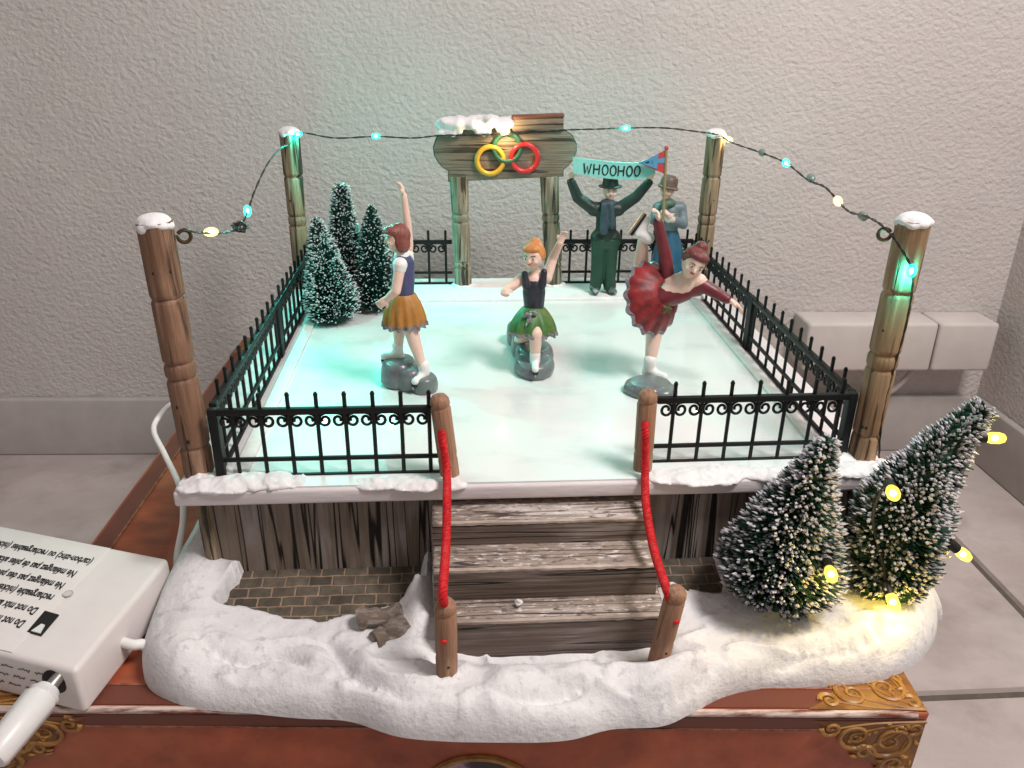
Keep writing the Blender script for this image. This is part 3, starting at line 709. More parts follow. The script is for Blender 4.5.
MB().hexa([tl_+V((0, -.03, 0)), tr_+V((.006, -.03, 0)), tr_+V((.006, .06, 0)), tl_+V((0, .06, 0)), tl_+V((0, -.03, .016)), tr_+V((.006, -.03, .016)), tr_+V((.006, .06, .016)), tl_+V((0, .06, .016))]).build('cap_strip', mat('cap_strip_paint', (.20, .07, .045), .5, .4, (.12, .04, .028), 12), sign, bevel=.004)
for nm, c, m_, dy in (('ring', (490, 160), 'ring_yellow', -.020), ('ring', (507, 147.5), 'ring_green', -.014), ('ring', (524.5, 157.5), 'ring_red', -.020)):
    c0 = sp(*c, dy)
    pts = [c0+.079*V((math.cos(2*PI*i/40), .12*math.sin(2*PI*i/40) if m_ == 'ring_green' else 0, math.sin(2*PI*i/40))) for i in range(42)]
    o = MB().tube(pts, .0155, 12, cap=False).build('ring', M[m_], sign); o['label'] = m_[5:]+' ring'
for px0, px1 in ((459, 463.5), (549.5, 553.5)):
    p1 = at(px0, 181, y=sy+.03); p0 = at(px1, 292, y=sy+.03); p0.z = 0.02
    h = (p1-p0).length+.03
    b = MB().lathe(post_profile(h, .057, [.13, .17, .42, .47]), (0, 0, 0), 22, wob=.06)
    q = V((0, 0, 1)).rotation_difference((p1-p0).normalized())
    b.v = [q @ v+p0 for v in b.v]; b.build('post', M['sign_post'], sign)
    sb = MB()
    for k in range(8): sb.ell(p0+V((.05*math.cos(k*.8), .04*math.sin(k*.8), .01)), (.032, .03, .014))
    organic(sb, 'snow_foot', M['snow_soft'], sign, .007, 3)
sn = MB()
for k in range(26):
    t_ = k/25; p_ = sp(443+69*t_, 124-2.5*t_)
    sn.ell(p_+V((0, rnd.uniform(-.02, .03), rnd.uniform(-.012, .014))), (.050, .050, .036 if .1 < t_ < .95 else .028))
for px_, py_ in ((441, 132), (447, 132), (453, 132), (460, 131), (478, 131), (484, 132), (489, 131), (499, 129), (506, 128)): sn.ell(sp(px_, py_, -.028), (.022, .016, .024))
organic(sn, 'snow_cap', M['snow_soft'], sign, .008, 10, disp=.006, dsc=14)

# ------------------------------------------------------------------ people
ZV = V((0, 0, 1))
z0 = lambda p: V((p.x, p.y, 0))
def frame(f, u):
    f = V(f).normalized(); u = V(u); u = (u-f*u.dot(f)).normalized(); s = f.cross(u)   # s = the figure's right-hand side
    return f, u, s
def head(b, c, r, f, u):
    f, u, s = frame(f, u); R3 = Matrix((s, f, u)).transposed()
    b.ell(c, (r*.88, r*1.0, r*1.08), R3)
    b.ell(c-u*r*.45+f*r*.22, (r*.62, r*.66, r*.72), R3)
    b.ell(c-u*r*.95+f*r*.48, (r*.30, r*.26, r*.24), R3)
    b.cap(c+f*r*.93+u*r*.06, c+f*r*1.10-u*r*.20, r*.09, r*.15, 10)
    for k in (-1, 1):
        b.ell(c+s*k*r*.86-u*r*.08-f*r*.05, (r*.12, r*.20, r*.26), R3)
        b.ell(c+s*k*r*.42+f*r*.72-u*r*.30, (r*.28, r*.24, r*.26), R3)
def face_bits(par, c, r, f, u, brow='eye'):
    f, u, s = frame(f, u); R3 = Matrix((s, f, u)).transposed()
    for k in (-1, 1):
        w = MB().ell(c+s*k*r*.36+f*r*.90+u*r*.06, (r*.13, r*.07, r*.075), R3, 12, 8).build('eye', M['boot_white'], par)
        MB().ell(c+s*k*r*.36+f*r*.925+u*r*.06, (r*.082, r*.06, r*.082), R3, 10, 8).build('iris', M['eye'], w)
        MB().tube([c+s*k*r*.18+f*r*.95+u*r*.27, c+s*k*r*.38+f*r*.90+u*r*.33, c+s*k*r*.56+f*r*.78+u*r*.26], r*.028, 6).build('eyebrow', M['eye'], par)
    MB().ell(c+f*r*.93-u*r*.47, (r*.21, r*.10, r*.075), R3, 12, 8).build('mouth', M['lips'], par)
def hand(b, w, d, n, r, curl=.4, thumb=1):
    """palm and five fingers: w wrist, d pointing direction, n palm normal (fingers curl towards it)"""
    d = V(d).normalized(); n = V(n); n = (n-d*n.dot(d)).normalized(); s = d.cross(n)
    R3 = Matrix((s, d, n)).transposed()
    b.ell(w+d*r*1.2, (r*.95, r*1.25, r*.48), R3, 14, 10)
    for k, ln in enumerate((.95, 1.12, 1.05, .82)):
        o = w+d*r*2.1+s*r*(.66-.44*k); fr_ = r*.255
        d1 = (d*math.cos(curl)+n*math.sin(curl)+s*(.12-.08*k)).normalized(); m1 = o+d1*r*ln*.72
        d2 = d*math.cos(curl*2.2)+n*math.sin(curl*2.2); e1 = m1+d2*r*ln*.62
        b.cap(o-d*r*.4, m1, fr_*1.08, fr_, 8); b.cap(m1, e1, fr_, fr_*.85, 8)
    o = w+d*r*.75+s*r*thumb*.75; d1 = (d*.65+s*thumb*.75+n*.25).normalized()
    b.cap(o, o+d1*r*.75, r*.33, r*.29, 8); b.cap(o+d1*r*.75, o+d1*r*.75+(d*.9+s*.25*thumb+n*.3).normalized()*r*.6, r*.28, r*.23, 8)
SLIM = .88
def limb(b, pts, rad, n=14):
    for i in range(len(pts)-1): b.cap(pts[i], pts[i+1], rad[i]*SLIM, rad[i+1]*SLIM, n)
def skirt(par, w, h, rw, rh, pl, amp, m, trim='silver', ph=0, side=None, sq=1, sag=0, name='skirt', tw=.10, bell=.0):
    """pleated cone from waist w to hem h"""
    w, h = V(w), V(h); ax = (h-w).normalized(); s = V(side or (1, 0, 0)); s = (s-ax*s.dot(ax)).normalized(); q = ax.cross(s)
    n = pl*8; K = 12
    def ringpt(t, j, off):
        a = 2*PI*j/n+ph; R = rw+(rh-rw)*(t**(.8))+bell*math.sin(PI*t)
        R *= 1+amp*t*math.cos(pl*a)
        R -= off
        d = s*math.cos(a)+q*math.sin(a)*sq
        return w.lerp(h, t)+d*R+V((0, 0, -sag*t*t))+ax*amp*.06*t*math.cos(pl*a+1)
    def shell(t0, t1, k, inc=0):
        vs, fs = [], []
        rows = [t0+(t1-t0)*i/k for i in range(k+1)]
        for off in (-inc, .007+inc*0):
            for t in rows: vs += [ringpt(t, j, off) for j in range(n)]
        m_ = (k+1)*n
        for i in range(k):
            for j in range(n):
                a, b_, c, d_ = i*n+j, i*n+(j+1) % n, (i+1)*n+(j+1) % n, (i+1)*n+j
                fs.append((a, b_, c, d_)); fs.append((m_+d_, m_+c, m_+b_, m_+a))
        for j in range(n):
            fs.append((j, m_+j, m_+(j+1) % n, (j+1) % n)); a = k*n
            fs.append((a+j, a+(j+1) % n, m_+a+(j+1) % n, m_+a+j))
        return vs, fs
    o = MB().add(*shell(0, 1-tw, K)).build(name, M[m], par)
    if trim: MB().add(*shell(1-tw, 1.0, 3, .003)).build('trim', M[trim], o)
    return o
def stone(par, lobes, name='pedestal'):
    b = MB()
    for c, r in lobes:
        c = V(c); v0 = len(b.v); b.lathe([(r[0]*.86, 0), (r[0]*.98, r[2]*.18), (r[0], r[2]*.5), (r[0]*.93, r[2]*.82), (r[0]*.8, r[2]*.96), (r[0]*.4, r[2])], (0, 0, 0), 26)
        for i in range(v0, len(b.v)):
            p = b.v[i]; d = 1+.10*noise.noise(V((p.x*9+c.x*5, p.y*9, p.z*9+c.y)))+.04*noise.noise(p*30+c)
            b.v[i] = c+V((p.x*d, p.y*d*r[1]/r[0], p.z))
    return organic(b, name, M['brushed'], par, .006, 2)
def boot(par, ank, toe, mats='boot_white', r=.026, up=ZV, blade=True, voxel=.004):
    b = MB(); ank, toe = V(ank), V(toe); d = (toe-ank); d0 = (d-V(up)*d.dot(up)).normalized(); u = V(up)
    heel = ank-u*r*.9-d0*r*.35; tp_ = heel+d0*r*2.9-u*r*.1
    b.cap(ank+u*r*1.1, ank-u*r*.4, r*1.02, r*.98); b.cap(heel, tp_, r*.85, r*.66); b.cap(ank-u*r*.2, heel+d0*r*1.6, r*.9, r*.7)
    o = organic(b, 'skate_boot', M[mats], par, voxel, 3)
    if blade:
        s = d0.cross(u); q0, q1 = heel-d0*r*.8-u*r*.95, tp_+d0*r*.6-u*r*.72
        MB().hexa([q0-s*r*.6-u*r*.14, q1-s*r*.48-u*r*.14, q1+s*r*.48-u*r*.14, q0+s*r*.6-u*r*.14, q0-s*r*.6+u*r*.16, q1-s*r*.48+u*r*.16, q1+s*r*.48+u*r*.16, q0+s*r*.6+u*r*.16]).build('sole', M['ink'], o, bevel=.004)
        MB().hexa([q0-s*.003-u*r*.6, q1-s*.003-u*r*.6, q1+s*.003-u*r*.6, q0+s*.003-u*r*.6, q0-s*.003-u*r*.2, q1-s*.003-u*r*.2, q1+s*.003-u*r*.2, q0+s*.003-u*r*.2]).build('blade', M['steel'], o)
    return o

# --- skater in the ochre skirt, seen from her left side
yA = .77; A = lambda px, py, dy=0: at(px, py, y=yA+dy)
pA = thing('person', A(408, 384), 'skater in blue vest and ochre skirt raising one arm beside the small trees', 'person', 'skaters on the ice')
pA.location.z = 0; pA['_o'] = tuple(pA.location)
hc = A(397, 238); f_, u_ = V((-1, -.28, -.05)), V((-.05, 0, 1))
b = MB(); head(b, hc, .050, f_, u_)
limb(b, [A(401, 249), A(402, 258)], [.027, .030]); limb(b, [A(403, 264), A(403, 280), A(404, 297), A(405, 308)], [.052, .054, .043, .058])
shN, shF = A(400, 266, -.058), A(406, 262, .055)
elN = A(396, 291, -.085); haN = A(388, 298, -.075)
limb(b, [shN, elN, haN], [.030, .025, .019]); hand(b, haN, (-.6, 0, -.5), (0, 1, 0), .022, .6, 1)
elF = A(407, 224, .06); haF = A(403.5, 196, .055)
limb(b, [shF, A(408, 245, .06), elF, haF], [.031, .028, .024, .018]); hand(b, haF, (-.1, 0, 1), (-1, 0, 0), .020, .5, 1)
hipF, hipN = A(401, 314, .035), A(407, 316, -.035)
limb(b, [hipF, A(399, 334, .04), A(398.5, 349, .045)], [.042, .031, .022]); limb(b, [hipN, A(415, 344, -.045), A(423, 368, -.05)], [.044, .034, .023])
organic(b, 'body', M['skin'], pA, .005, 4); face_bits(pA, hc, .050, f_, u_)
hf, hu, hs = frame(f_, u_); b = MB(); R3 = Matrix((hs, hf, hu)).transposed()
b.ell(hc-hf*0.0123+hu*0.0106, (0.0528, 0.0493, 0.0546), R3); b.ell(hc-hf*0.0229-hu*0.0220, (0.0493, 0.0334, 0.0484), R3); b.ell(hc+hf*.02+hu*0.0370, (.05, .04, 0.0194), R3)
for k in (-1, 1): b.ell(hc+hs*k*0.0405-hu*0.0194-hf*0.0106, (0.0141, 0.0299, 0.0405), R3)
organic(b, 'hair', M['hair_red'], pA, .005, 3)
b = MB(); limb(b, [A(403, 264), A(403, 281), A(404, 298)], [.058, .060, .050]); b.cap(shN+V((0, .022, .01)), shF+V((0, -.02, .012)), .030, .030)
organic(b, 'vest', M['blue_vest'], pA, .005, 4)
b = MB(); b.cap(A(401.5, 255), A(402.5, 263), .034, .047); b.cap(shN+V((0, 0, .005)), shN.lerp(elN, .10), .034, .030); b.cap(shF, shF.lerp(elF, .2), .036, .034)
organic(b, 'blouse', M['boot_white'], pA, .005, 3)
skirt(pA, A(403.5, 293), A(405, 325), .052, .098, 14, .075, 'ochre', tw=.13, sq=.92, bell=.008)
boot(pA, A(398, 351, .045), A(388, 352, .045)); boot(pA, A(424, 371, -.05), A(416, 377, -.10), r=.027)
stone(pA, [(z0(A(400, 388, .03)), (.088, .10, .135)), (z0(A(425, 392, -.06)), (.062, .07, .085)), (z0(A(411, 388, -.01)), (.075, .085, .115))])

# --- skater in the green skirt, lunging towards us
yB = .95; B = lambda px, py, dy=0: at(px, py, y=yB+dy)
pB = thing('person', (at(533, 372, z=0).x, yB-.02, 0), 'ginger skater in black top and green skirt, centre of the ice', 'person', 'skaters on the ice')
hc = B(533.5, 256, -.02); f_, u_ = V((-.52, -1, -.12)), V((-.10, 0, 1)); r = .053
b = MB(); head(b, hc, r, f_, u_)
limb(b, [B(534, 267), B(534, 275)], [.028, .032]); limb(b, [B(534, 281), B(534, 292), B(534, 305), B(534, 314)], [.055, .058, .048, .058])
b.cap(B(523, 279), B(546, 277), .032, .032)
sL, sR = B(521, 279), B(547, 276)
eL, hL = B(511, 287, -.03), B(506, 289, -.12)
limb(b, [sL, eL, hL], [.031, .027, .021]); hand(b, hL, (-.15, -1, .15), (0, 0, -1), .023, 1.1, 1)
eR, hR = B(553, 258, .02), B(560, 243, -.02)
limb(b, [sR, eR, hR], [.031, .026, .019]); hand(b, hR, (.35, -.1, 1), (0, -1, 0), .019, .35, -1)
hp = B(537, 317); kn = B(536, 334, -.10); an = B(535, 358, -.10)
limb(b, [hp, kn, an], [.052, .040, .025])
hp2 = B(528, 318, .03); limb(b, [hp2, B(523, 336, .03), B(518, 340, .16)], [.05, .037, .026])
organic(b, 'body', M['skin'], pB, .005, 4); face_bits(pB, hc, r, f_, u_)
hf, hu, hs = frame(f_, u_); R3 = Matrix((hs, hf, hu)).transposed(); b = MB()
b.ell(hc-hf*0.0124+hu*0.0142, (0.0540, 0.0513, 0.0531), R3); b.ell(hc+hf*0.0195+hu*0.0407, (0.0443, 0.0301, 0.0195), R3); b.ell(hc-hf*0.0354+hu*0.0487, (0.0319, 0.0319, 0.0283), R3)
for k in (-1, 1): b.ell(hc+hs*k*0.0425+hu*0.0071-hf*0.0106, (0.0124, 0.0283, 0.0319), R3)
organic(b, 'hair', M['hair_ginger'], pB, .005, 3)
b = MB(); limb(b, [B(534, 285, -.004), B(534, 293), B(534, 310)], [.060, .063, .053])
for pa, pb in (((524.5, 274), (526, 286)), ((544, 272), (542.5, 285))):
    b.cap(B(*pa, -.030), B(*pb, -.044), .016, .019, 10); b.cap(B(*pa, -.030), B(*pa, .03), .016, .016, 10)
organic(b, 'tank_top', M['black_top'], pB, .0045, 3)
skirt(pB, B(534, 307), B(532.5, 334, -.02), .053, .112, 11, .10, 'green_skirt', tw=.12, sq=.95, bell=.012)
b = MB()
for a in (-1, 1): b.ell(B(530+a*4, 314-a*1, -.085), (.020, .010, .012), Matrix.Rotation(a*.5, 3, 'Y')); b.cap(B(530, 316, -.085), B(529+a*3, 326, -.10), .007, .006, 8)
b.ell(B(530, 315, -.092), .010); organic(b, 'bow', M['silver'], pB, .004, 1)
boot(pB, B(535, 359, -.10), B(536, 372, -.22), r=.026)
stone(pB, [(z0(at(534, 373, z=.0)), (.098, .125, .085)), (z0(at(534, 364, z=0)), (.095, .12, .105)), (z0(at(524, 346, z=0))+V((.0, .03, 0)), (.092, .10, .125)), (z0(at(528, 355, z=0)), (.088, .12, .115))])

# --- skater in red, one leg lifted behind
yC = .78; Cc = lambda px, py, dy=0: at(px, py, y=yC+dy)
pC = thing('person', (z0(at(650, 391, z=0)).x, yC, 0), 'skater in red dress leaning forward, holding one skate up behind', 'person', 'skaters on the ice')
hc = Cc(694, 262, -.05); f_, u_ = V((-.10, -1, -.32)), V((.42, -.15, 1)); r = .059
b = MB(); head(b, hc, r, f_, u_)
limb(b, [Cc(689, 273, -.02), Cc(684, 280, 0)], [.032, .040])
limb(b, [Cc(684, 283), Cc(675, 290), Cc(662, 297), Cc(656, 304, .045)], [.064, .060, .052, .058])
b.cap(Cc(670, 282, .02), Cc(699, 281, -.02), .036, .036)
sL, eL, hL = Cc(669, 284, .03), Cc(665, 256, .05), Cc(658, 222, .06)
limb(b, [sL, eL, hL], [.036, .029, .021]); hand(b, hL, (-.15, -.1, 1), (-1, 0, -.2), .023, .8, 1)
sR, eR, hR = Cc(700, 282, -.02), Cc(715, 292, -.05), Cc(728, 299, -.09)
limb(b, [sR, eR, hR], [.034, .028, .021]); hand(b, hR, (.75, -.35, -.42), (0, -.3, -1), .026, .3, -1)
limb(b, [Cc(656, 308, .055), Cc(653.5, 338, .03), Cc(649.5, 366, .0)], [.054, .043, .027])
limb(b, [Cc(652, 296, .085), Cc(641, 262, .14), Cc(643, 238, .10)], [.052, .042, .026])
organic(b, 'body', M['skin'], pC, .005, 4); face_bits(pC, hc, r, f_, u_)
hf, hu, hs = frame(f_, u_); R3 = Matrix((hs, hf, hu)).transposed(); b = MB()
b.ell(hc-hf*0.0125+hu*0.0179, (0.0591, 0.0573, 0.0573), R3); b.ell(hc+hf*0.0215+hu*0.0465, (0.0483, 0.0322, 0.0215), R3); b.ell(hc-hf*0.0268+hu*0.0698, (0.0304, 0.0304, 0.0251), R3)
for k in (-1, 1): b.ell(hc+hs*k*0.0465+hu*0.0107-hf*0.0107, (0.0134, 0.0304, 0.0358), R3)
organic(b, 'hair', M['hair_maroon'], pC, .005, 3)
b = MB(); limb(b, [Cc(683, 290, .006), Cc(674, 293, .002), Cc(661, 298)], [.063, .066, .058])
limb(b, [sL+V((0, 0, -.01)), eL, hL], [.042, .036, .027]); limb(b, [sR+V((0, 0, -.008)), eR, hR-V((.006, 0, 0))], [.041, .034, .027])
b.cap(Cc(672, 291, .0), Cc(697, 288, -.01), .040, .040)
organic(b, 'leotard', M['maroon_top'], pC, .005, 4)
skirt(pC, Cc(666, 294, -.02), Cc(666, 294, -.02)+V((-.052, .068, -.034)), .060, .172, 15, .05, 'red_skirt', tw=.15, side=(0, 0, 1), sag=.012, bell=.012)
b = MB()
for a in range(6): b.cap(Cc(667, 309, -.085), Cc(667+(4+4*rnd.random())*math.cos(a*1.05), 309+(3+3*rnd.random())*math.sin(a*1.05), -.085), .012, .007, 8)
organic(b, 'rosette', mat('olive_rosette', (.05, .03, .012), .5, .4, (.13, .10, .035), 30), pC, .004, 1)
boot(pC, Cc(649.5, 367, 0), Cc(664, 377, -.05), r=.031)
boot(pC, Cc(643.5, 235, .09), Cc(651, 216, .09), r=.027, up=V((.75, 0, -.45)).normalized())
stone(pC, [(z0(at(649, 396, z=0))+V((0, .03, 0)), (.115, .10, .064)), (z0(at(660, 398, z=0))+V((.01, .01, 0)), (.075, .075, .056))])

# --- man with the banner
yE = 2.10; E_ = lambda px, py, dy=0: at(px, py, y=yE+dy)
ZL = .028
pE = thing('person', (at(603, 297, y=yE).x, yE, ZL), 'man in dark jacket and green trousers holding up the banner', 'person', 'spectators at the back of the rink')
hc = E_(610, 190.5, -.01); f_, u_ = V((0, -1, -.08)), V((0, 0, 1)); r = .046
b = MB(); head(b, hc, r, f_, u_)
limb(b, [E_(609, 199), E_(607, 206)], [.026, .03]); limb(b, [E_(606, 212), E_(606, 226), E_(605, 240)], [.058, .060, .056])
b.cap(E_(594, 209), E_(618, 209), .038, .038)
sL, eL, hL = E_(592, 208), E_(578, 198), E_(570.5, 180)
sR, eR, hR = E_(621, 207), E_(636, 197), E_(650, 181)
for s3, th in (((sL, eL, hL), 1), ((sR, eR, hR), -1)):
    limb(b, s3, [.036, .030, .020]); hand(b, s3[2], (.1*-th, -.15, 1), (0, -1, 0), .021, .9, th)
for hx, kx, fx in ((599, 597, 595), (610, 610, 609)):
    limb(b, [E_(hx, 242), E_(kx, 264), E_(fx, 286)], [.050, .038, .028])
organic(b, 'body', M['skin'], pE, .005, 4); face_bits(pE, hc, r, f_, u_)
b = MB(); limb(b, [E_(606, 212), E_(606, 226), E_(605.5, 238)], [.066, .072, .074]); b.cap(E_(594, 209), E_(618, 209), .044, .044); b.cap(E_(600, 238), E_(611, 238), .060, .060)
for s3 in ((sL, eL, hL), (sR, eR, hR)): limb(b, [s3[0], s3[1], s3[1].lerp(s3[2], .9)], [.043, .038, .031])
organic(b, 'jacket', M['dark_jacket'], pE, .005, 4)
b = MB(); b.cap(E_(601, 241), E_(610, 241), .064, .064)
for hx, kx, fx in ((599, 598, 595.5), (610.5, 610, 609)): limb(b, [E_(hx, 245), E_(kx, 265), E_(fx, 286)], [.055, .049, .042])
organic(b, 'trousers', M['green_pants'], pE, .005, 3)
b = MB()
for fx in (594.5, 610.5):
    q = E_(fx, 290); q.z = ZL+.035; b.cap(q+V((0, .0, .035)), q, .032, .034); b.cap(q+V((0, 0, -.008)), q+V((.01 if fx > 600 else -.004, -.055, -.012)), .026, .022)
organic(b, 'boots', M['boot_dark'], pE, .005, 2)
b = MB(); b.lathe([(.068, 0), (.072, .006), (.050, .012), (.046, .035), (.043, .058), (.030, .066), (.004, .068)], hc+V((0, 0, .022)), 22); b.build('hat', M['dark_jacket'], pE)
b = MB(); b.ell(E_(608, 203, -.02), (.050, .048, .026)); b.cap(E_(604, 205, -.055), E_(604, 231, -.068), .020, .026, 10); b.cap(E_(611, 205, -.055), E_(612, 226, -.066), .018, .022, 10)
organic(b, 'scarf', M['scarf'], pE, .005, 2)
# the banner in his hands
yb = 2.035; Bn = lambda px, py: at(px, py, y=yb)
N = 28; tp0, bt0 = [], []
for i in range(N+1):
    t_ = i/N; px = 573+(655-573)*t_
    tp0.append(Bn(px, 157.5+5.0*t_+2.0*math.sin(PI*t_))+V((0, .012*math.sin(t_*7), 0))); bt0.append(Bn(px+1, 173.5+4*t_+3.5*math.sin(PI*t_)-3.5*max(0, t_-.85)/.15)+V((0, .012*math.sin(t_*7+.4), 0)))
bn = MB(); th = V((0, .012, 0)); vs = []; fs = []
for i in range(N+1): vs += [tp0[i], bt0[i], tp0[i]+th, bt0[i]+th]
for i in range(N):
    a, c = 4*i, 4*(i+1); fs += [(a, a+1, c+1, c), (a+2, c+2, c+3, a+3), (a, c, c+2, a+2), (a+1, a+3, c+3, c+1)]
fs += [(0, 2, 3, 1), (4*N, 4*N+1, 4*N+3, 4*N+2)]
banner = bn.add(vs, fs).build('banner', M['banner']); tag(banner, 'white banner, teal light in its colour, with black WHOOHOO lettering held over a hat', 'banner')
# brush lettering, drawn stroke by stroke
GL = {'W': [[(0, 1), (.25, 0), (.5, .75), (.75, 0), (1, 1)]], 'H': [[(0, 1), (.02, 0)], [(.75, 1), (.72, 0)], [(0, .5), (.74, .52)]],
      'O': [[(.4+.38*math.cos(PI/2+2*PI*i/14), .5+.5*math.sin(PI/2+2*PI*i/14)) for i in range(15)]]}
lt = MB(); cur = 0; adv = {'W': 1.3, 'H': 1.05, 'O': 1.0}; tot = sum(adv[c] for c in 'WHOOHOO')
for ch in 'WHOOHOO':
    for st in GL[ch]:
        pts = []
        for (u, v) in st:
            t_ = (cur+u*.95)/tot; px = 583.5+58*t_; py = 173.5+2.2*t_+1.0*math.sin(PI*t_)-10.0*v
            pts.append(at(px+.8*v, py, y=yb-.002)+V((0, .012*math.sin((px-573)/82*7), 0)))
        lt.tube(pts, .0043, 6)
    cur += adv[ch]
lt.build('lettering', M['ink'], banner)

# --- woman with the pennant
yD = 2.16; D_ = lambda px, py, dy=0: at(px, py, y=yD+dy)
pD = thing('person', (D_(667, 297).x, yD, ZL), 'woman in grey jacket and blue skirt holding a pennant behind the red skater', 'person', 'spectators at the back of the rink')
hc = D_(667, 190, -.02); f_, u_ = V((-.45, -1, -.05)), V((.05, 0, 1)); r = .046
b = MB(); head(b, hc, r, f_, u_)
limb(b, [D_(668, 199), D_(669, 206)], [.026, .03]); limb(b, [D_(670, 212), D_(670, 224), D_(669, 234)], [.056, .056, .046])
b.cap(D_(659, 208), D_(680, 208), .036, .036)
for s3 in ((D_(681, 209), D_(683, 224, -.04), D_(671, 219, -.12)), (D_(658, 209), D_(654, 220, -.03), D_(664, 216, -.12))): limb(b, s3, [.034, .030, .022]); hand(b, s3[2], (s3[2]-s3[1]).normalized()*.6+V((0, -.2, .5)), (0, -1, 0), .021, 1.0, 1)
for fx in (663, 671): limb(b, [D_(fx, 245), D_(fx, 268), D_(fx, 288)], [.045, .035, .026])
organic(b, 'body', M['skin'], pD, .005, 4); face_bits(pD, hc, r, f_, u_)
b = MB(); limb(b, [D_(670, 212), D_(670, 224), D_(669, 233)], [.061, .062, .054]); b.cap(D_(659, 208), D_(680, 208), .041, .041)
limb(b, [D_(681, 209), D_(683, 224, -.04), D_(674, 220, -.10)], [.040, .036, .030]); limb(b, [D_(658, 209), D_(654, 220, -.03), D_(661, 217, -.10)], [.040, .036, .030])
organic(b, 'jacket', M['grey_jacket'], pD, .005, 4)
b = MB()
for q in (D_(669, 218, -.13), D_(663.5, 214, -.13)): b.ell(q, (.028, .026, .028)); b.cap(q, q+V((.018, .0, .014)), .012, .010, 8)
organic(b, 'mittens', M['skin_white'], pD, .005, 2)
skirt(pD, D_(669, 229), D_(667, 287), .050, .115, 9, .06, 'teal_skirt', tw=.06, bell=.012)
b = MB()
for fx in (663, 671):
    q = D_(fx, 291); q.z = ZL+.03; b.cap(q+V((0, 0, .04)), q, .028, .030); b.cap(q, q+V((0, -.05, -.01)), .024, .020)
organic(b, 'boots', M['boot_dark'], pD, .006, 2)
b = MB(); b.lathe([(.060, -.004), (.066, .004), (.054, .014), (.052, .04), (.046, .062), (.030, .074), (.004, .077)], (0, 0, 0), 22)
q = Matrix.Rotation(.18, 3, 'Y'); b.v = [q @ v+hc+V((.004, 0, .014)) for v in b.v]; b.build('hat', M['brown_hat'], pD)
b = MB(); b.ell(D_(668, 203, -.015), (.050, .048, .030)); b.cap(D_(664, 204, -.055), D_(664, 215, -.075), .020, .020, 10); organic(b, 'scarf', M['green_scarf'], pD, .005, 2)
# the pennant in her hands
yf = 1.99; Fp = lambda px, py, dy=0: at(px, py, y=yf+dy)
pen = thing('pennant', Fp(664, 216), 'red and blue triangular pennant on a thin wooden stick', 'flag')
MB().tube([Fp(663, 222), Fp(664.5, 185), Fp(666.5, 149)], .0085, 10).build('pole', M['pole'], pen)
MB().ell(Fp(666.5, 148), .013).build('finial', M['flag_red'], pen)
def tri(p, m, nm, d0):
    p = [Fp(*q)+V((0, d0, 0)) for q in p]; MB().prism(p, (0, .009, 0)).build(nm, m, pen)
tri([(666, 150), (664.5, 174), (639, 163)], M['flag_red'], 'cloth', 0)
b = MB()
b.prism([Fp(666, 157.5, -.003), Fp(665.3, 163, -.003), Fp(639, 163.5, -.003), Fp(639, 162.3, -.003)], (0, .004, 0)); b.prism([Fp(658.5, 153.5, -.0042), Fp(657, 169, -.0042), Fp(652.5, 167.5, -.0042), Fp(653, 156.5, -.0042)], (0, .005, 0)); b.prism([Fp(653, 156.5, -.0030), Fp(652.5, 167.5, -.0030), Fp(639, 163, -.0030)], (0, .0035, 0))
b.build('cross', M['flag_blue'], pen)

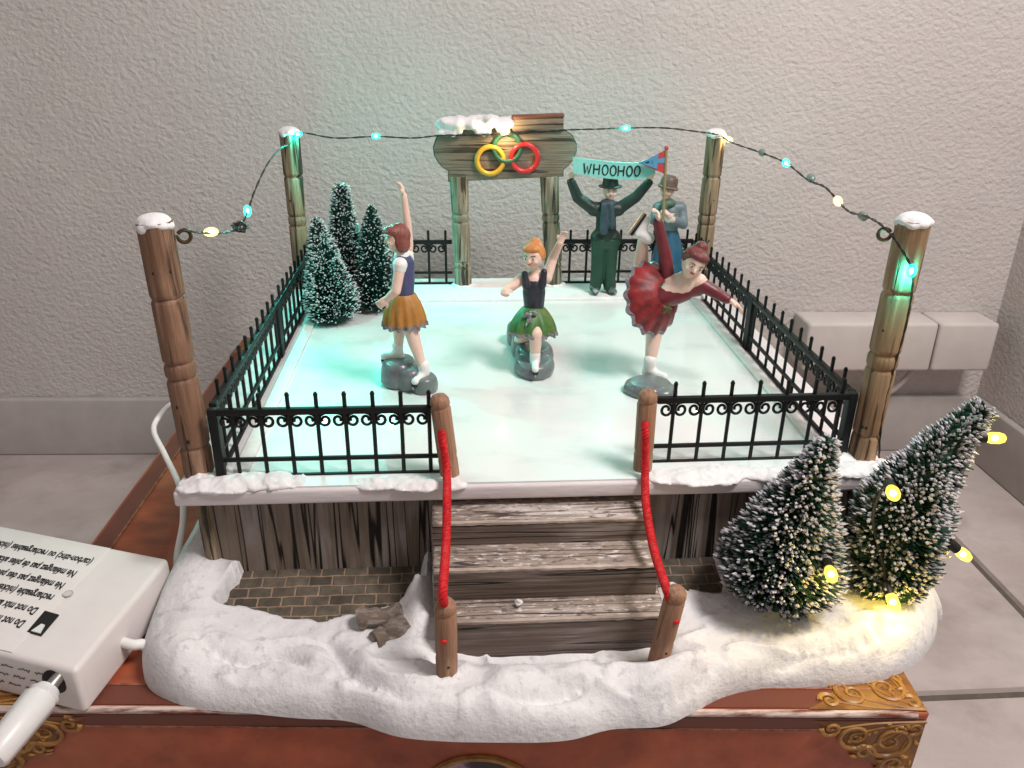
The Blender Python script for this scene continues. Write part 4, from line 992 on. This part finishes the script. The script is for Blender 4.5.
# ------------------------------------------------------------------ bottle-brush trees
def brush_tree(base, tip, prof, nb, label, group, m=('needle', 'frost'), tipr=.0046, tipl=.012, pw_=.40, bend=V((0, 0, 0)), br=.0028, seed=1, lift=.35, foot=True, gaps=.12):
    R = random.Random(seed); base, tip = V(base), V(tip); mid = (base+tip)/2+bend
    t = thing('bottle_brush_tree', base, label, 'tree', group)
    ax = lambda s: base*(1-s)**2+mid*2*s*(1-s)+tip*s*s
    dax = lambda s: ((mid-base)*2*(1-s)+(tip-mid)*2*s).normalized()
    def rad(s):
        for (a, ra), (b_, rb) in zip(prof, prof[1:]):
            if s <= b_: return ra+(rb-ra)*(s-a)/(b_-a)
        return prof[-1][1]
    MB().tube([ax(i/14)+V((.004*math.cos(i*2), .004*math.sin(i*2), 0)) for i in range(15)], .010, 8).build('trunk', M['twig'], t)
    tot = 0; cdf = []
    for i in range(100): tot += rad((i+.5)/100)+.02; cdf.append(tot)
    vs, fs, ms = [], [], []
    for k in range(nb):
        q = R.random()*tot; i = next(j for j in range(100) if cdf[j] >= q); s = (i+R.random())/100
        d = dax(s); o = V((0, 0, 1)).cross(d) if abs(d.z) < .99 else V((1, 0, 0)); o = (o-d*o.dot(d)).normalized(); p = d.cross(o)
        a = R.random()*2*PI; lf = lift*(.6+.8*R.random())
        clump = .5+.5*noise.noise(V((math.cos(a)*2.2, math.sin(a)*2.2, s*6+seed)))
        ln = rad(s)*(.80+.26*R.random())*(1-gaps*clump)
        dr = (o*math.cos(a)+p*math.sin(a)+d*lf).normalized(); Lg = ln/max(.4, math.sqrt(1-(dr.dot(d))**2))
        c0 = ax(s); x0 = c0+dr*Lg*.15; x1 = c0+dr*Lg
        e1 = dr.cross(d); e1 = e1.normalized() if e1.length > 1e-4 else o; e2 = dr.cross(e1)
        n0 = len(vs)
        vs += [x0+e1*br, x0-e1*br*.5+e2*br*.87, x0-e1*br*.5-e2*br*.87, x1+e1*br*.7, x1-e1*br*.35+e2*br*.6, x1-e1*br*.35-e2*br*.6]
        fs += [(n0, n0+1, n0+4, n0+3), (n0+1, n0+2, n0+5, n0+4), (n0+2, n0, n0+3, n0+5), (n0+3, n0+4, n0+5)]; ms += [0]*4
        if R.random() < pw_:
            tr = tipr*(.6+.7*R.random()); tl = tipl*(.6+.8*R.random()); n0 = len(vs); c1 = x1-dr*tl*.4
            vs += [c1-dr*tl]+[c1+tr*(math.cos(g)*e1+math.sin(g)*e2) for g in (0, PI/2, PI, 3*PI/2)]+[c1+dr*tl]
            for g in range(4): fs += [(n0, n0+1+(g+1) % 4, n0+1+g), (n0+5, n0+1+g, n0+1+(g+1) % 4)]; ms += [1, 1]
    me = bpy.data.meshes.new('crown'); off = V(t['_o']); me.from_pydata([tuple(v-off) for v in vs], [], fs); me.update()
    me.materials.append(M[m[0]]); me.materials.append(M[m[1]]); me.polygons.foreach_set('material_index', ms)
    ob = bpy.data.objects.new('crown', me); COL.objects.link(ob); ob.parent = t
    core = MB().tube([ax(.03+.93*i/12) for i in range(13)], [rad(.03+.93*i/12)*.55 for i in range(13)], 14); core.build('inner_bristles', M[m[0]], t)
    return t
g1 = 'small green trees on the rink'
brush_tree((-1.0, 1.66, .012), at(316, 219, y=1.68), [(0, .15), (.12, .165), (.4, .125), (.7, .08), (.92, .045), (1, .02)], 6000, 'frosted green bristle tree nearest the left fence, in front of the other two', g1, seed=3)
brush_tree((-.965, 1.93, .012), at(341, 186, y=1.93), [(0, .13), (.15, .15), (.45, .115), (.75, .075), (.95, .055), (1, .04)], 5000, 'tallest of the three small bristle trees, standing at the back', g1, seed=4)
brush_tree((-.80, 1.86, .012), at(371.5, 205, y=1.86), [(0, .12), (.15, .135), (.5, .105), (.8, .06), (.95, .03), (1, .01)], 5000, 'dark pointed bristle tree just behind the skater with ochre skirt', g1, seed=5, pw_=.2)
g2 = 'large frosted trees in the snow'
brush_tree(at(771, 596, z=-.40), at(829, 441, y=-.37), [(0, .19), (.10, .255), (.35, .195), (.65, .115), (.9, .06), (1, .035)], 7000, 'heavily frosted bristle tree standing in front of the rink planks', g2, ('needle_big', 'frost_big'), .0066, .015, .40, V((-.03, 0, 0)), .0036, 6)
brush_tree(at(890, 592, z=-.40), at(984, 408, y=-.31), [(0, .17), (.10, .225), (.34, .225), (.52, .175), (.70, .12), (.9, .08), (1, .055)], 6500, 'leaning bristle tree with yellow lights at the right edge of the base', g2, ('needle_big', 'frost_big'), .0068, .016, .44, V((-.20, 0, .03)), .0042, 8, gaps=.42)

# ------------------------------------------------------------------ lights on a wire round the rink
lamp_ct = 0
def lamp(loc, col, w, r=.012, aim=None, cone=150):
    l = bpy.data.lights.new('bulb_light', 'SPOT' if aim else 'POINT'); l.color = col; l.energy = w; l.shadow_soft_size = r
    o = bpy.data.objects.new('bulb_light', l); COL.objects.link(o); o.location = loc
    if aim:    # an LED throws its light forwards
        l.spot_size = math.radians(cone); l.spot_blend = 1; o.rotation_euler = (V(aim)-V(loc)).to_track_quat('-Z', 'Y').to_euler()
    return o
TEAL, WARM, YEL = (.05, 1, .80), (1, .72, .34), (1, .72, .10)
LW = 4.0
string = thing('string_lights', (0, 1.2, .9), 'thin wire of turquoise and warm lights strung between the rink posts', 'string lights')
xl, yb2, xr = -1.27, 2.19, 1.27
pl_ = [at(184, 229, x=-1.20), at(196, 232, x=-1.22), at(211, 233, x=-1.24), at(228, 232, x=-1.26), at(240, 226, x=-1.27), at(247, 213, x=xl), at(255, 190, x=xl), at(268, 163, x=xl), at(281, 148, x=-1.29)]
pl2 = [V((-1.29, 2.30, .90)), at(300, 133, y=2.31), at(335, 138, y=2.28), at(376, 136.5, y=2.24), at(412, 138, y=2.21), at(440, 135.5, y=yb2), at(470, 135, y=2.18), at(505, 134, y=2.17), at(540, 132, y=2.18), at(566, 130, y=yb2), at(600, 129, y=2.21), at(626, 128, y=2.24), at(665, 128, y=2.27), at(700, 132, y=2.29), at(714, 134, y=2.28)]
pl3 = [at(724, 138, y=2.31), at(733, 143, x=1.28), at(762, 153, x=1.28), at(786, 163, x=1.28), at(808, 180, x=1.27), at(825, 187, x=1.27), at(839, 202, x=1.26), at(850, 212, x=1.25), at(868, 217, x=1.24), at(885, 228, x=1.22), at(900, 247, y=-.075), at(911, 268, y=-.075), at(912, 292, y=-.06), at(905, 330, y=-.05), at(893, 372, y=-.05), at(882, 420, y=-.05), at(879, 458, y=-.05)]
path = spline(pl_+pl2+pl3, 10)
wr = MB()
for ph in (0, PI):
    wr.tube([p+.0031*(math.cos(i*.8+ph)*V((1, .4, 0)).normalized()+math.sin(i*.8+ph)*V((0, 0, 1))) for i, p in enumerate(path)], .0026, 5)
ck = MB()
cc = at(240, 227, x=-1.26)
wr.tube([cc+V((.03*math.cos(i*1.7)+.012*math.sin(i*.9), .03*math.sin(i*.6), .022*math.sin(i*1.7))) for i in range(36)], .0026, 5)
wr.build('wire', M['wire'], string)
def bulb(p, kind, lit=True, d=(1, 0, 0), w=1.0, r=.018, off=(0, 0, 0), beam=0, aim=None):
    p = V(p); d = V(d).normalized()
    q = V((1, 0, 0)).rotation_difference(d).to_matrix()
    m_ = M['led_'+kind] if lit else mat('unlit_bulb', (.35, .4, .38), .2, .5, trans=.6)
    o_ = MB().ell(p, (r*1.55, r, r), q, 14, 10).build('bulb', m_, string)
    if lit: MB().ell(p, (r*.75, r*.42, r*.42), q, 10, 8).build('led_chip', M['core_'+kind], o_)
    c_ = {'teal': TEAL, 'warm': WARM}[kind]
    if lit: lamp(p+V((0, 0, -r*.8))+V(off), c_, w*LW, .004)
    if beam: lamp(p+(V(aim)-p).normalized()*r*.9, c_, beam, .006, aim=aim)
bulb(at(211, 232, x=-1.24), 'warm', w=.5, d=(1, .4, 0))
bulb(at(247.5, 211, x=xl), 'teal', w=1.0, d=(0, .2, 1), beam=40, aim=(-.5, 1.0, 0))
bulb(V((-1.235, 2.30, .955)), 'teal', w=1.0, d=(1, 0, .3), beam=52, aim=(-.75, 1.3, 0))
bulb(at(376, 136, y=2.24), 'teal', w=2.0, d=(1, 0, 0), beam=34, aim=(-.5, 1.2, 0))
bulb(at(505, 131.5, y=2.155), 'warm', w=1.5, d=(1, 0, .1), r=.02)
bulb(at(626, 128, y=2.22), 'teal', w=1.8, beam=8, aim=(.3, 1.2, 0))
bulb(at(729, 139.5, y=2.31), 'warm', w=.4, d=(1, 0, -.4))
bulb(at(762, 152.5, x=1.28), 'teal', lit=False, d=(0, -1, -.3))
bulb(at(786, 163, x=1.28), 'teal', w=.9, d=(0, -1, -.4), beam=3, aim=(.3, 1.0, 0))
bulb(at(811, 178, x=1.28), 'teal', lit=False, d=(0, -1, -.4))
bulb(at(838, 201, x=1.26), 'warm', w=.3, d=(0, -1, -.4))
bulb(at(863, 216, x=1.25), 'warm', lit=False, d=(0, -1, -.2))
bulb(at(911.5, 271, y=-.088), 'teal', w=1.0, d=(0, 0, 1), r=.017)

# warm lights wound round the leaning tree
tl = thing('tree_lights', at(885, 600, y=-.55), 'yellow lights on a dark wire wound round the leaning tree', 'string lights')
tb = [((893, 493), (-.3, -1, .1), -.66, 1), ((995, 438), (1, -.2, .05), -.36, .7), ((963, 554), (.8, -.2, -.6), -.42, .7), ((831, 574), (-.2, -1, 0), -.60, 1.2), ((893, 602), (.1, -.8, -.5), -.53, 1.1)]
wp = []
for (px, py), d, y, w in tb:
    p = at(px, py, y=y); d = V(d).normalized(); q = V((0, 0, 1)).rotation_difference(d).to_matrix()
    b = MB().lathe([(.016, -.03), (.021, -.01), (.021, .012), (.015, .03), (.006, .036)], (0, 0, 0), 14); b.v = [q @ v+p for v in b.v]
    bo_ = b.build('bulb', M['led_yellow'], tl); MB().ell(p, .011, n=10, k=8).build('led_chip', M['core_yellow'], bo_)
    b = MB().lathe([(.012, -.075), (.018, -.07), (.019, -.03), (.015, -.027)], (0, 0, 0), 12); b.v = [q @ v+p for v in b.v]; b.build('socket', M['dark'], bo_)
    lamp(p+d*.022, YEL, w*2.2, .006); wp.append(p-d*.075)
order = [3, 4, 0, 2, 1]
ws = []
for i in range(len(order)-1):
    a, c = wp[order[i]], wp[order[i+1]]; ws += [a, (a+c)/2+V((.0, .10, .0))]
ws.append(wp[order[-1]])
MB().tube(spline(ws, 8), .006, 6).build('wire', M['wire'], tl)

# ------------------------------------------------------------------ logs in the snow
def log(a, b_, r, label, seed):
    a, b_ = V(a), V(b_); pts = [a.lerp(b_, i/8)+V((0, 0, .012*math.sin(i*.7+seed))) for i in range(9)]
    m_ = MB().tube(pts, [r*(.85+.2*noise.noise(V((i*.8, seed, 0)))) if 0 < i < 8 else r*.75 for i in range(9)], 16)
    for i, v in enumerate(m_.v): m_.v[i] = v+V((1, 1, 1))*0+(.012*noise.noise(v*16))*V((.3, .3, 1))
    tag(m_.build('log', M['rock'], angle=60), label, 'log', 'logs in the snow')
log(at(358, 621, z=-.40), at(402, 613, z=-.385), .048, 'upper weathered log lying between brick paving and steps', 1)
log(at(374, 644, z=-.425), at(405, 622, z=-.40), .048, 'lower log with its cut end facing the snow, beside the steps', 2)

# ------------------------------------------------------------------ battery pack, plug and cables
hB = .19; zB = ZT+.006
c0 = at(75, 671, z=zB+hB); c1 = at(169, 558, z=zB+hB); sv = c1-c0; sd = sv.normalized(); ld = V((-.945, .325, 0)); LB = 1.15
pack = thing('battery_pack', (c0+c1)/2+ld*.5-V((0, 0, hB)), 'white plastic battery pack with printed warnings, on the trunk', 'battery pack')
def bk(u, v, w): return c0+ld*u+sd*v+V((0, 0, w))     # u along, v back, w above the lid
SB = sv.length
MB().hexa([bk(0, 0, -hB), bk(LB, 0, -hB), bk(LB, SB, -hB), bk(0, SB, -hB), bk(0, 0, 0), bk(LB, 0, 0), bk(LB, SB, 0), bk(0, SB, 0)][0:8]).build('case', M['plastic'], pack, bevel=.020, bseg=4)
u0 = .26
lid = MB().hexa([bk(u0, .012, -.002), bk(LB-.03, .012, -.002), bk(LB-.03, SB-.012, -.002), bk(u0, SB-.012, -.002), bk(u0, .012, .0035), bk(LB-.03, .012, .0035), bk(LB-.03, SB-.012, .0035), bk(u0, SB-.012, .0035)]).build('lid', M['plastic'], pack, bevel=.003)
sl = [at(*q, z=zB+hB+.003) for q in ((27, 632), (41, 636), (59, 615), (45, 611))]
MB().hexa([p-V((0, 0, .004)) for p in sl]+[p+V((0, 0, .0022)) for p in sl]).build('latch_slot', M['dark'], lid)
sl2 = [sl[0].lerp(sl[1], a).lerp(sl[3].lerp(sl[2], a), b) for a, b in ((.25, .05), (.9, .05), (.75, .42), (.5, .42))]
MB().hexa([p for p in sl2]+[p+V((0, 0, .006)) for p in sl2]).build('latch', M['plug'], lid)
sc_ = at(68, 594, z=zB+hB+.0045)
so_ = MB().lathe([(.017, 0), (.017, .002), (.012, .0025), (.004, .0025)], sc_, 14).build('screw', M['box_white'], lid)
MB().tube([sc_+V((.0165*math.cos(2*PI*i/16), .0165*math.sin(2*PI*i/16), .002)) for i in range(18)], .0022, 6, cap=False).build('rim', M['skirting'], so_)
lines = ['Do not mix old and new batteries.', 'Do not mix alkaline, standard (carbon-zinc) or', 'rechargeable (nickel cadmium) batteries.', 'Ne m\u00e9langez pas des piles neuves et usag\u00e9es.', 'Ne m\u00e9langez pas de piles alcalines, standard', '(carbon-zinc) ou rechargeables (nickel cadmium).']
starts = [(23, 625), (36, 612), (52, 599), (63, 587), (75, 575), (91, 563)]
tm = MB(); rdir = ld; udir = -sd
for s_, (px, py) in zip(lines, starts):
    vs, fs = text_mesh(s_, .054, .0004)
    o = at(px, py, z=zB+hB+.004); o = o
    tm.add([o+rdir*v.x*.56+udir*(v.y-.02)+V((0, 0, .0012+v.z)) for v in vs], fs)
tm.build('printed_text', M['ink'], lid, smooth=False)
fm = MB()
for k in range(3):
    for g in range(6):
        u = .12+.07*g+.03*k; ln = .05
        if k == 0 and g > 3: continue
        pts = [bk(u+ln*i/7, -.002, -.05-.04*k+(.0045*math.sin(i*2.9+g*1.7+k)+.0025*math.sin(i*5.1+k))) for i in range(8)]
        fm.tube(pts, .0015, 4)
fm.build('front_print', M['ink'], pack, smooth=False)
# socket on the front side
jk = bk(.10, -.002, -.115)
MB().lathe([(.045, 0), (.045, .006), (.03, .007)], (0, 0, 0), 18).build('jack', M['dark'], pack) if False else None
fo = -sd
b = MB(); q = V((0, 0, 1)).rotation_difference(fo).to_matrix(); b.lathe([(.050, -.01), (.050, .004), (.040, .010), (.030, .010)], (0, 0, 0), 20); b.v = [q @ v+at(57, 681, y=bk(.105, 0, 0).y) for v in b.v]; b.build('jack', M['dark'], pack)
# plug
yj = (bk(.105, 0, 0)+fo*.02).y
pg0 = at(52, 685, y=yj-.02); pgd = (at(6, 741, y=pg0.y-.20)-pg0).normalized()
plug = thing('power_plug', pg0, 'white plug pushed into the front of the battery pack', 'plug')
def seg(name, a, b_, ra, rb, m_, sides=20, fl=1): MB().tube([pg0+pgd*a, pg0+pgd*(a+.012), pg0+pgd*(b_-.012), pg0+pgd*b_], [ra*.86, ra, rb, rb*.86], sides).build(name, M[m_], plug)
seg('tip', -.09, .02, .020, .020, 'steel'); seg('collar', .015, .05, .043, .052, 'plug'); seg('grip', .045, .27, .056, .050, 'plug', 8)
MB().tube(spline([pg0+pgd*.26, pg0+pgd*.42, pg0+pgd*.6+V((-.05, -.05, -.05)), pg0+pgd*.9+V((-.2, -.05, -.3))], 8), .020, 10).build('lead', M['cable'], plug)
# cable: from behind the base, round the left side, under the pack
cb = [at(210, 440, z=ZT+.02), at(203, 415, y=.62), at(190, 401, y=.66), at(172, 404, y=.70), at(158, 418, y=.70), at(154, 432, y=.60), at(165, 455, y=.42), at(180, 488, y=.22), at(183, 520, y=.08), at(177, 555, y=.01), at(176, 585, z=ZT+.03), at(170, 610, z=ZT+.025)]
tag(MB().tube(spline(cb, 10), .0125, 10).build('power_cable', M['cable']), 'white power cable looping past the left rink post down to the pack', 'cable')
k0 = at(133, 645, z=ZT+.09); k1 = at(150, 645, z=ZT+.07)
tag(MB().tube(spline([k0+V((-.05, .02, 0)), k0, (k0+k1)/2+V((0, 0, .004)), k1, k1+V((.16, .05, -.01))], 6), .019, 10).build('connecting_cable', M['cable']), 'short white cable joining the battery pack to the snowy base', 'cable')

# ------------------------------------------------------------------ room light
def area(name, loc, target, size, energy, col):
    l = bpy.data.lights.new(name, 'AREA'); l.shape = 'DISK'; l.size = size; l.energy = energy; l.color = col
    o = bpy.data.objects.new(name, l); COL.objects.link(o); o.location = loc
    o.rotation_euler = (V(target)-V(loc)).to_track_quat('-Z', 'Y').to_euler(); return o
area('ceiling_lamp', (3.4, -2.0, 6.4), (0.3, 1.0, 0), 2.6, 720, (1, .935, .91))
W = bpy.data.worlds.new('World'); S.world = W; W.use_nodes = True
W.node_tree.nodes['Background'].inputs[0].default_value = (1, .93, .89, 1); W.node_tree.nodes['Background'].inputs[1].default_value = .33

S.view_settings.view_transform = 'Standard'; S.view_settings.look = 'None'; S.view_settings.exposure = 0; S.view_settings.gamma = 1
S.render.engine = 'CYCLES'
S.cycles.use_denoising = True
S.cycles.max_bounces = 6
S.cycles.sample_clamp_indirect = 4
for o in list(bpy.data.objects):
    if '_o' in o: del o['_o']
